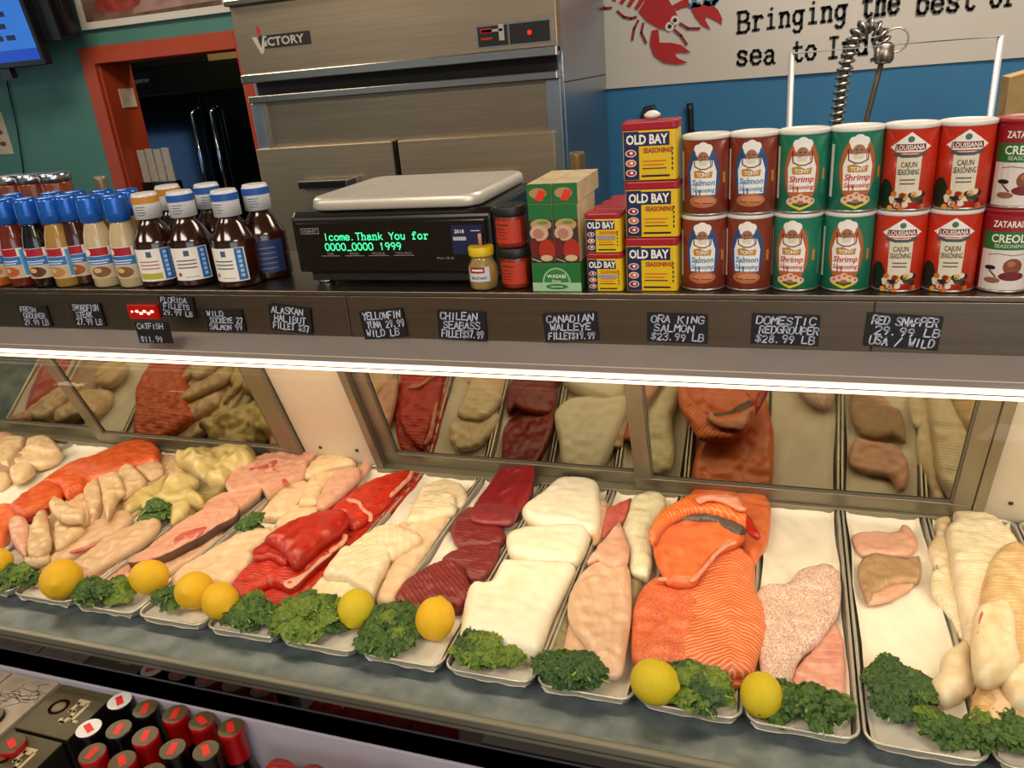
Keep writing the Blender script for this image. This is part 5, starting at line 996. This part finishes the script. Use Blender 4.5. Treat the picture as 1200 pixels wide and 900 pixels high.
# ---------------------------------------------------------------- bottles
capb=mat('cap_blue','1E62C0',.22,.3,bump=.2,bscale=120)
def dressing(liquid,key,simple=False):
    o=thing('dressing_bottle','b','bottle'); r=.0275
    MB().lathe([(.024,0),(r,.004),(r,.088),(.024,.108),(.018,.128),(.016,.140)],mat('liquid_'+key,liquid,.12,coat=.5),26).build('body',o)
    MB().lathe([(.0185,.132),(.0215,.134),(.0225,.150),(.0215,.176),(.0205,.184),(.016,.1855)],capb,26).build('cap',o)
    p=Print(); fo={'amber':'C8702C','red_amber':'B85A2C','black':'5A3020','tan':'B88448','brown':'9C5428','cream':'7A5430'}[key]
    p.rect(-.034,.020,.034,.084,W_,1); p.rect(-.022,.067,.022,.083,cm('A81428'),2); p.rect(-.026,.048,.026,.066,cm('2A74BE'),2); p.rect(-.024,.056,.02,.058,W_,3); p.rect(-.02,.051,.016,.053,W_,3); p.rect(-.026,.020,.026,.047,cm('C8B494'),2); p.ell(0,.034,.018,.011,cm(fo),3); p.ell(-.006,.037,.008,.005,cm('D8B078'),4); p.ell(-.018,.075,.007,.007,W_,3); p.rect(.027,.024,.034,.080,cm('4AA0DC'),2)
    p.mb(oncyl(r),step=.006).build('label',o); return o
DL={k:dressing(c,k) for k,c in (('amber','B85C18'),('red_amber','6E2410'),('black','120A08'),('tan','A8803C'),('brown','3E1A0E'),('cream','C4B088'))}
used=set()
def putb(k,px,y,lab,rz=0,grp='blue-capped dressing bottles'):
    o=DL[k] if k not in used else copy_tree(DL[k]); used.add(k); o.location=(xat(px,y),y,SR); o.scale=(1,1,.94); o.rotation_euler=(0,0,R(rz)); o['label']=lab; o['group']=grp
for k,px,lab,rz in (('cream',161,'cream dressing bottle with a blue cap, frontmost beside the barbecue sauce',12),('cream',131,'cream dressing bottle with a blue cap, second from the barbecue sauce',25),('brown',107,'dark brown dressing bottle with a blue cap, partly behind the cream ones',10),('tan',86,'tan mustard dressing bottle with a blue cap',0),('black',60,'black balsamic dressing bottle with a blue cap',14),('red_amber',34,'reddish brown vinaigrette bottle with a blue cap',0),('amber',7,'orange amber dressing bottle with a blue cap at the left edge',25)):
    putb(k,px,1.19 if px not in(107,) else 1.21,lab,rz)
for j,(k,px,lab) in enumerate((('tan',178,'mustard-coloured blue-capped bottle wedged in the second row by the barbecue sauce'),('tan',150,'tan blue-capped bottle in the second row behind the cream ones'),('brown',119,'brown blue-capped bottle in the second row'),('amber',93,'amber blue-capped bottle in the second row'),('amber',48,'orange blue-capped bottle in the second row behind the black one'),('red_amber',20,'reddish blue-capped bottle in the second row near the left edge'))): putb(k,px,1.262,lab)
def bbq(var):
    o=thing('sauce_bottle','b','bottle'); r=.041; gm=mat('bbq_brown','2A0F07',.1,coat=.6)
    MB().lathe([(.037,0),(r,.005),(r,.086),(.038,.094),(.026,.118),(.019,.128),(.018,.142)],gm,30).build('body',o)
    MB().lathe([(.022,.133),(.0245,.1335),(.0240,.176),(.0225,.179),(.0215,.182)],cm('D8DADC',.3),30).build('cap',o)
    p=Print(); top=cm('C8862C') if var==1 else cm('1E56A8')
    p.rect(-.055,.163,.055,.176,top,1); 
    for k in range(4): p.rect(-.014,.141+.005*k,.002+.003*(k%2),.1425+.005*k,cm('5A6070'),2)
    p.mb(lambda u,v,d:((.0247+d)*math.sin(u/.0245),-(.0247+d)*math.cos(u/.0245),v),step=.006).build('cap_band',o)
    p=Print(); p.rect(-.036,.014,.036,.078,W_ if var<3 else cm('20305A'),1)
    if var<3:
        p.rect(.018,.016,.034,.077,cm('2468B0'),2); p.rect(-.008,.062,.002,.073,cm('4A5A78'),2)
        for k in range(3): p.rect(-.026,.052-.007*k,.012,.0545-.007*k,cm('B06A6A') if var==1 else cm('5A6070'),2)
        if var==1: p.rect(-.032,.018,.014,.030,cm('B8B040'),2)
        else: p.ell(-.024,.026,.004,.004,cm('B8404A'),2); p.rect(-.014,.020,.012,.0215,cm('9098A0'),2)
        for k in range(6): p.rect(.023,.022+.009*k,.029,.028+.009*k,cm('A8C8E8'),3)
    else:
        for k in range(5): p.rect(-.02,.022+.01*k,.02,.024+.01*k,cm('6A7A98'),2)
    p.mb(oncyl(r),step=.006).build('label',o); return o
B1,B2,B3=bbq(1),bbq(2),bbq(3)
for o,px,y,lab,rz in ((B1,196,1.205,'barbecue sauce bottle with an orange-banded cap, leftmost of its row',22),(B2,286,1.205,'barbecue sauce bottle with the broad white label, nearest the scale',8),(copy_tree(B2),236,1.212,'barbecue sauce bottle second from the left, white label and blue-banded cap',28),(B3,322,1.262,'dark barbecue sauce bottle with a navy label, just left of the scale',30),(copy_tree(B1),224,1.30,'barbecue sauce bottle with an orange-banded cap in the back row',60),(copy_tree(B2),268,1.30,'blue-banded barbecue sauce bottle in the back row',40)):
    o.location=(xat(px,y),y,SR); o.rotation_euler=(0,0,R(rz)); o.scale=(1,1,.95); o['label']=lab; o['group']='barbecue sauce bottles'
lidj=mat('jar_lid_silver','B4B6B8',.2,1)
for px,l in((12,'leftmost silver-lidded jar behind the dressing bottles'),(38,'middle silver-lidded jar behind the dressing bottles'),(66,'rightmost silver-lidded jar behind the dressing bottles')):
    o=thing('relish_jar',l,'jar',(xat(px,1.40,215),1.40,SR),0,'silver-lidded jars'); MB().lathe([(.030,0),(.032,.004),(.032,.175),(.030,.180)],mat('relish','7A3A22',.2,c2='8C4A2C',scale=40),24).build('body',o); MB().lathe([(.033,.180),(.034,.182),(.034,.196),(.032,.198)],lidj,24).build('lid',o)
def grinder(px,ztop,l,c):
    a=aty(px,200,1.40); o=thing('spice_grinder',l,'grinder',(a[0],1.40,SR)); h=ztop-SR
    MB().lathe([(.018,0),(.019,.004),(.017,h*.5),(.014,h-.035)],mat('grinder_body','6A5A44',.4),18).build('body',o)
    B=MB(); pr_=[(.013,h-.035)]
    for k in range(5): pr_+=[(.0145,h-.033+.0065*k),(.0125,h-.030+.0065*k)]
    pr_+=[(.0135,h)]; B.lathe(pr_,c,18).build('cap',o)
grinder(115,aty(115,207,1.40)[2],'slim grinder with a ribbed metal cap behind the blue-capped bottles',mat('cap_pewter','8A7E68',.4,.6))
grinder(677,aty(677,178,1.40)[2],'bottle with a ribbed bronze cap standing behind the green packets',mat('cap_bronze','7A6644',.4,.4))
# ---------------------------------------------------------------- price cards
cb=mat('card_black','0F1114',.5); chalk=mat('chalk_white','C4CCE0',.7)
CARDS=((20,357,61,384,('FRESH','GROUPER','29.99 LB'),0,'far left'),(81,354,124,384,('SWORDFISH','STEAK','27.99 LB'),0,'second from the left'),(184,346,230,373,('FLORIDA','FILLETS','29.99 LB'),3,'right of the red light'),(157,376,203,404,('CATFISH','','$11.99'),-1,'hanging below the red light'),
 (238,361,288,390,('WILD','SOCKEYE 27','SALMON 99'),0,'wild sockeye'),(313,357,367,391,('ALASKAN','HALIBUT','FILLET $37'),5,'Alaskan halibut'),(421,362,477,398,('YELLOWFIN','TUNA 29.99','WILD LB'),-5,'yellowfin tuna'),(511,363,571,400,('CHILEAN','SEABASS','FILLET$37.99'),2,'Chilean sea bass'),
 (636,365,701,402,('CANADIAN','WALLEYE','FILLET$19.99'),-3,'Canadian walleye'),(758,366,829,404,('ORA KING','SALMON','$23.99 LB'),1,'king salmon'),(881,367,959,407,('DOMESTIC','REDGROUPER','$28.99 LB'),1,'red grouper'),(1016,367,1100,411,('RED SNAPPER','29.99 LB','USA / WILD'),3,'red snapper'))
for x0,y0,x1,y1,tx,tl,l in CARDS:
    y=YF-.004; 
    if y1>395 and x0<200: y=1.096
    a=aty(x0,y0,y); b=aty(x1,y1,y); cx,cz=(a[0]+b[0])/2,(a[2]+b[2])/2; w=abs(b[0]-a[0]); h=abs(a[2]-b[2])-.004
    if x0<130: w+=.0
    o=thing('price_card','black handwritten price card clipped to the shelf edge, '+l,'price card',(cx,y,cz),0,'price cards along the shelf'); o.rotation_euler=(0,R(tl),0)
    MB().box((-w/2,-.0005,-h/2),(w/2,.0025,h/2),cb).build('card',o)
    p=Print(); lh=h*.24
    for k,s_ in enumerate(tx):
        if s_: ww=w*.86*min(1,len(s_)/8); p.hand(s_,-w*.43+(w*.05*(k%2)),h*.5-h*.06-lh*1.0-k*h*.31,lh,chalk,1,.17,5.2,wid=ww,jit=.07,sl=.12)
    p.mb(onfront(-.0006)).build('writing',o)
a=aty(149,357,YF-.006); b=aty(187,374,YF-.006); o=thing('red_light_sign','small glowing red light box on the shelf edge between the price cards','sign',((a[0]+b[0])/2,YF-.001,(a[2]+b[2])/2)); w=b[0]-a[0]; h=a[2]-b[2]
MB().box((-w/2,-.008,-h/2),(w/2,0,h/2),mat('red_lens','8A0A06',.25,emit='C01008',es=.35)).build('lens',o,bevel=.0015)
p=Print(); hot=mat('red_hot','FFC0A0',.5,emit='FFB090',es=3)
for k in range(5): p.ell(-.012+.009*k,.002*(-1)**k,.0045,.0028,hot,1,10)
p.ell(-.024,.001,.003,.002,hot,1,10); p.mb(onfront(-.008)).build('diode',o)
# ---------------------------------------------------------------- goods in the low bin before the case
binw=mat('bin_white','A4A2B0',.35); ZB=CZ-1.235
bn_=thing('merchandising_bin','white low bin running along the foot of the case','bin',(0,0,0))
MB().box((-2.4,.801,0.0),(.6,.806,CZ-.976),binw).build('back_panel',bn_,bevel=.001)
MB().box((-2.4,.25,ZB-.012),(.6,.800,ZB-.001),mat('bin_floor','6A6660',.5)).build('floor_panel',bn_)
MB().box((-2.4,.24,0),(.6,.25,ZB+.05),binw).build('front_panel',bn_)
gb_=mat('bottle_dark','070605',.08,coat=.5); amb=mat('bottle_amber','3A2208',.1,coat=.5); capr=mat('foil_red','9C0E10',.25); capk=mat('foil_black','0A0A0B',.25); olv=mat('cap_olive','4A4020',.4); rsq=mat('cap_label_red','D8200E',.5,); wcap=mat('cap_white','D8D6D4',.4)
def wine(neck,top,key,body):
    o=thing('beer_bottle','b','bottle'); H=ZC-ZB
    MB().lathe([(.030,0),(.034,.004),(.034,.120),(.031,.142),(.023,.165),(.0205,.185),(.0200,H-.045)],body,28).build('body',o)
    MB().lathe([(.0212,H-.062),(.0215,H-.06),(.0205,H-.012),(.0215,H-.010),(.0215,H-.002),(.0205,H-.0005)],neck,28).build('sleeve',o)
    MB().lathe([(.0205,H-.0008),(.0203,H)],top,28).build('cap',o)
    p=Print(); p.rect(-.0055,-.012,.0055,.012,rsq if top is not olv or True else wht,1); p.mb(lambda u,v,d:(u*math.cos(.6)-v*math.sin(.6),u*math.sin(.6)+v*math.cos(.6),H+.0002+d)).build('cap_label',o); return o
ZC=CZ-.975
PR={'w':wine(capk,wcap,'w',amb),'k':wine(capk,olv,'k',gb_),'r':wine(capr,olv,'r',gb_)}; us=set()
for k,px,py,l in (('w',141,820,'dark bottle with a white cap, right one of the two'),('w',105,852,'dark bottle with a white cap, left one of the two'),('k',171,829,'black-necked bottle with a red-marked cap beside the white caps'),('r',206,835,'red-necked bottle, second in the back row'),('r',237,843,'red-necked bottle, third in the back row'),('r',271,851,'red-necked bottle standing at the right end'),
   ('k',203,876,'black-necked bottle in the front row, third from the right end'),('k',242,878,'black-necked bottle in the front row nearest the right end'),('r',171,861,'red-necked bottle in the middle between white and black caps'),('k',140,853,'dark gold-topped bottle between the two white caps and the red one'),('r',109,881,'red-necked bottle below the left white cap'),('r',144,890,'red-necked bottle at the bottom edge, centre'),('r',15,870,'red-necked bottle at the lower left corner'),('k',-10,838,'dark bottle cut off by the left edge'),('r',178,905,'red-necked bottle just below the frame')):
    o=PR[k] if k not in us else copy_tree(PR[k]); us.add(k); P=atz(px,py,-.975); o.location=(P[0],P[1]-.002,ZB); o.rotation_euler=(0,0,random.uniform(-.6,.6)); o['label']=l+' of the low bin'; o['group']='bottles in the low bin'
ol=mat('carton_olive','3E3618',.5,c2='46401E',scale=20); kb=mat('carton_black','100D0B',.5); mapc=mat('carton_map','A8998A',.6,c2='8E8174',scale=14)
def flatbox(name,lab,px0,px1,py_top,dy,z,m,pr):
    a=atz(px0,py_top,z); b=atz(px1,py_top,z); y1=min(a[1],.797); x0=a[0]*y1/a[1]; x1=x0+(px1-px0); 
    o=thing(name,lab,'carton',(x0,y1-dy,ZB+.0)); w=px1 if px1<2 else 1; return o
def carton(lab,x0,x1,y0,y1,z,top,side,pr=None,front=None,grp='cartons in the low bin'):
    o=thing('bottle_carton',lab,'carton',((x0+x1)/2,(y0+y1)/2,ZB),0,grp); w,d,h=x1-x0,y1-y0,CZ+z-ZB
    MB().box((-w/2,-d/2,0),(w/2,d/2,h-.002),side).box((-w/2,-d/2,h-.002),(w/2,d/2,h),top).build('box',o,bevel=.0008)
    if pr: pr(w,d).mb(lambda u,v,dd:(u,v,h+.0002+dd)).build('print',o)
    if front: front(w,h).mb(onfront(-d/2)).build('front_print',o)
    return o
def pol(w,d):
    p=Print(); p.ring(-w*.16,d*.05,w*.13,w*.13,.006,cm('9A3A20'),1); p.ell(-w*.16,d*.05,w*.08,w*.08,cm('6A5A40'),1); 
    c=cm('B8A680'); p.hand('5',w*.08,-d*.22,d*.42,c,2,.16,5,wid=w*.11); p.stroke([(w*.06,d*.26),(w*.24,d*.26)],.006,c,2); p.stroke([(w*.26,-d*.15),(w*.26,d*.2)],.006,c,2); p.stroke([(w*.26,-d*.15),(w*.36,-d*.15)],.005,c,2); return p
def fpr(w,h):
    p=Print(); p.ring(0,h*.62,w*.30,w*.30,.010,cm('7A1414'),1); p.rect(-w*.14,h*.56,w*.16,h*.72,cm('3A6A88'),2)
    for k in range(3): p.rect(-w*.1,h*(.59+.035*k),w*.12,h*(.605+.035*k),cm('9AB8C8'),3)
    return p
def mpr(w,d):
    p=Print(); rnd=random.Random(5); c=cm('4A4038')
    for k in range(26):
        x,y=rnd.uniform(-.42,.3)*w,rnd.uniform(-.45,.42)*d; q=[(x,y)]
        for j in range(4): x+=rnd.uniform(-.02,.03); y+=rnd.uniform(-.014,.014); q.append((max(-w*.47,min(w*.47,x)),max(-d*.47,min(d*.47,y))))
        p.stroke(q,.0016,c,1)
    return p
P=atz(79,794,-.985); xA=P[0]; Q=atz(138,806,-.985); xB=Q[0]
carton('olive-topped black bottle carton against the bin back, red ring print',xA+.006,xA+.125,.695,.799,-.985,ol,kb,pol)
carton('olive-topped black bottle carton in front of the other one, blue label on its face',xA+.000,xA+.120,.585,.690,-.987,ol,kb,pol,fpr)
carton('cream carton printed with map lines beside the olive-topped cartons',xA-.115,xA-.002,.560,.799,-.983,mapc,mapc,mpr)
carton('cream map-printed carton second from the olive-topped ones',xA-.240,xA-.122,.560,.799,-.985,mapc,mapc,mpr)
carton('cream map-printed carton at the far left of the bin',xA-.365,xA-.247,.560,.799,-.983,mapc,mapc,mpr)
carton('pale grey carton at the right end of the low bin',-.42,-.05,.62,.79,-.985,mat('carton_grey','A8A49A',.6),mat('carton_grey','A8A49A',.6),lambda w,d:Print().rect(-w*.3,-.01,-w*.1,.01,kb).rect(w*.05,-.01,w*.25,.01,kb))
rp=mat('packet_red','B4260E',.25,c2='8C1408',scale=30,bump=.8,bscale=40,coat=.5); k=0
for (px,py,dy,h,l) in ((385,882,0,-1.0,'middle'),(345,876,0,-1.005,'left'),(425,888,0,-.995,'right'),(470,905,0,-.99,'far right')):
    P=atz(px,py,h); B=MB(); rnd=random.Random(px); vs=[];fs=[];n=14
    for j in range(9):
        t=j/8
        for i in range(n):
            a=2*PI*i/n; r=(.034 if j not in(0,8) else .02)*(1+.12*math.sin(3*a+j)+.1*rnd.random()); vs.append((r*1.25*math.cos(a),r*.8*math.sin(a),t*(CZ+h-ZB)+(.006*rnd.random() if 0<j<8 else 0)))
    for j in range(8):
        for i in range(n): fs.append((j*n+i,j*n+(i+1)%n,(j+1)*n+(i+1)%n,(j+1)*n+i))
    fs+= [tuple(reversed(range(n))),tuple(8*n+i for i in range(n))]
    B.add(vs,fs,rp,True); o=B.build('snack_packet',None,(P[0],min(P[1],.75),ZB)); tag(o,'crumpled shiny red packet standing in the low bin, %s one'%l,'packet','red packets in the low bin')
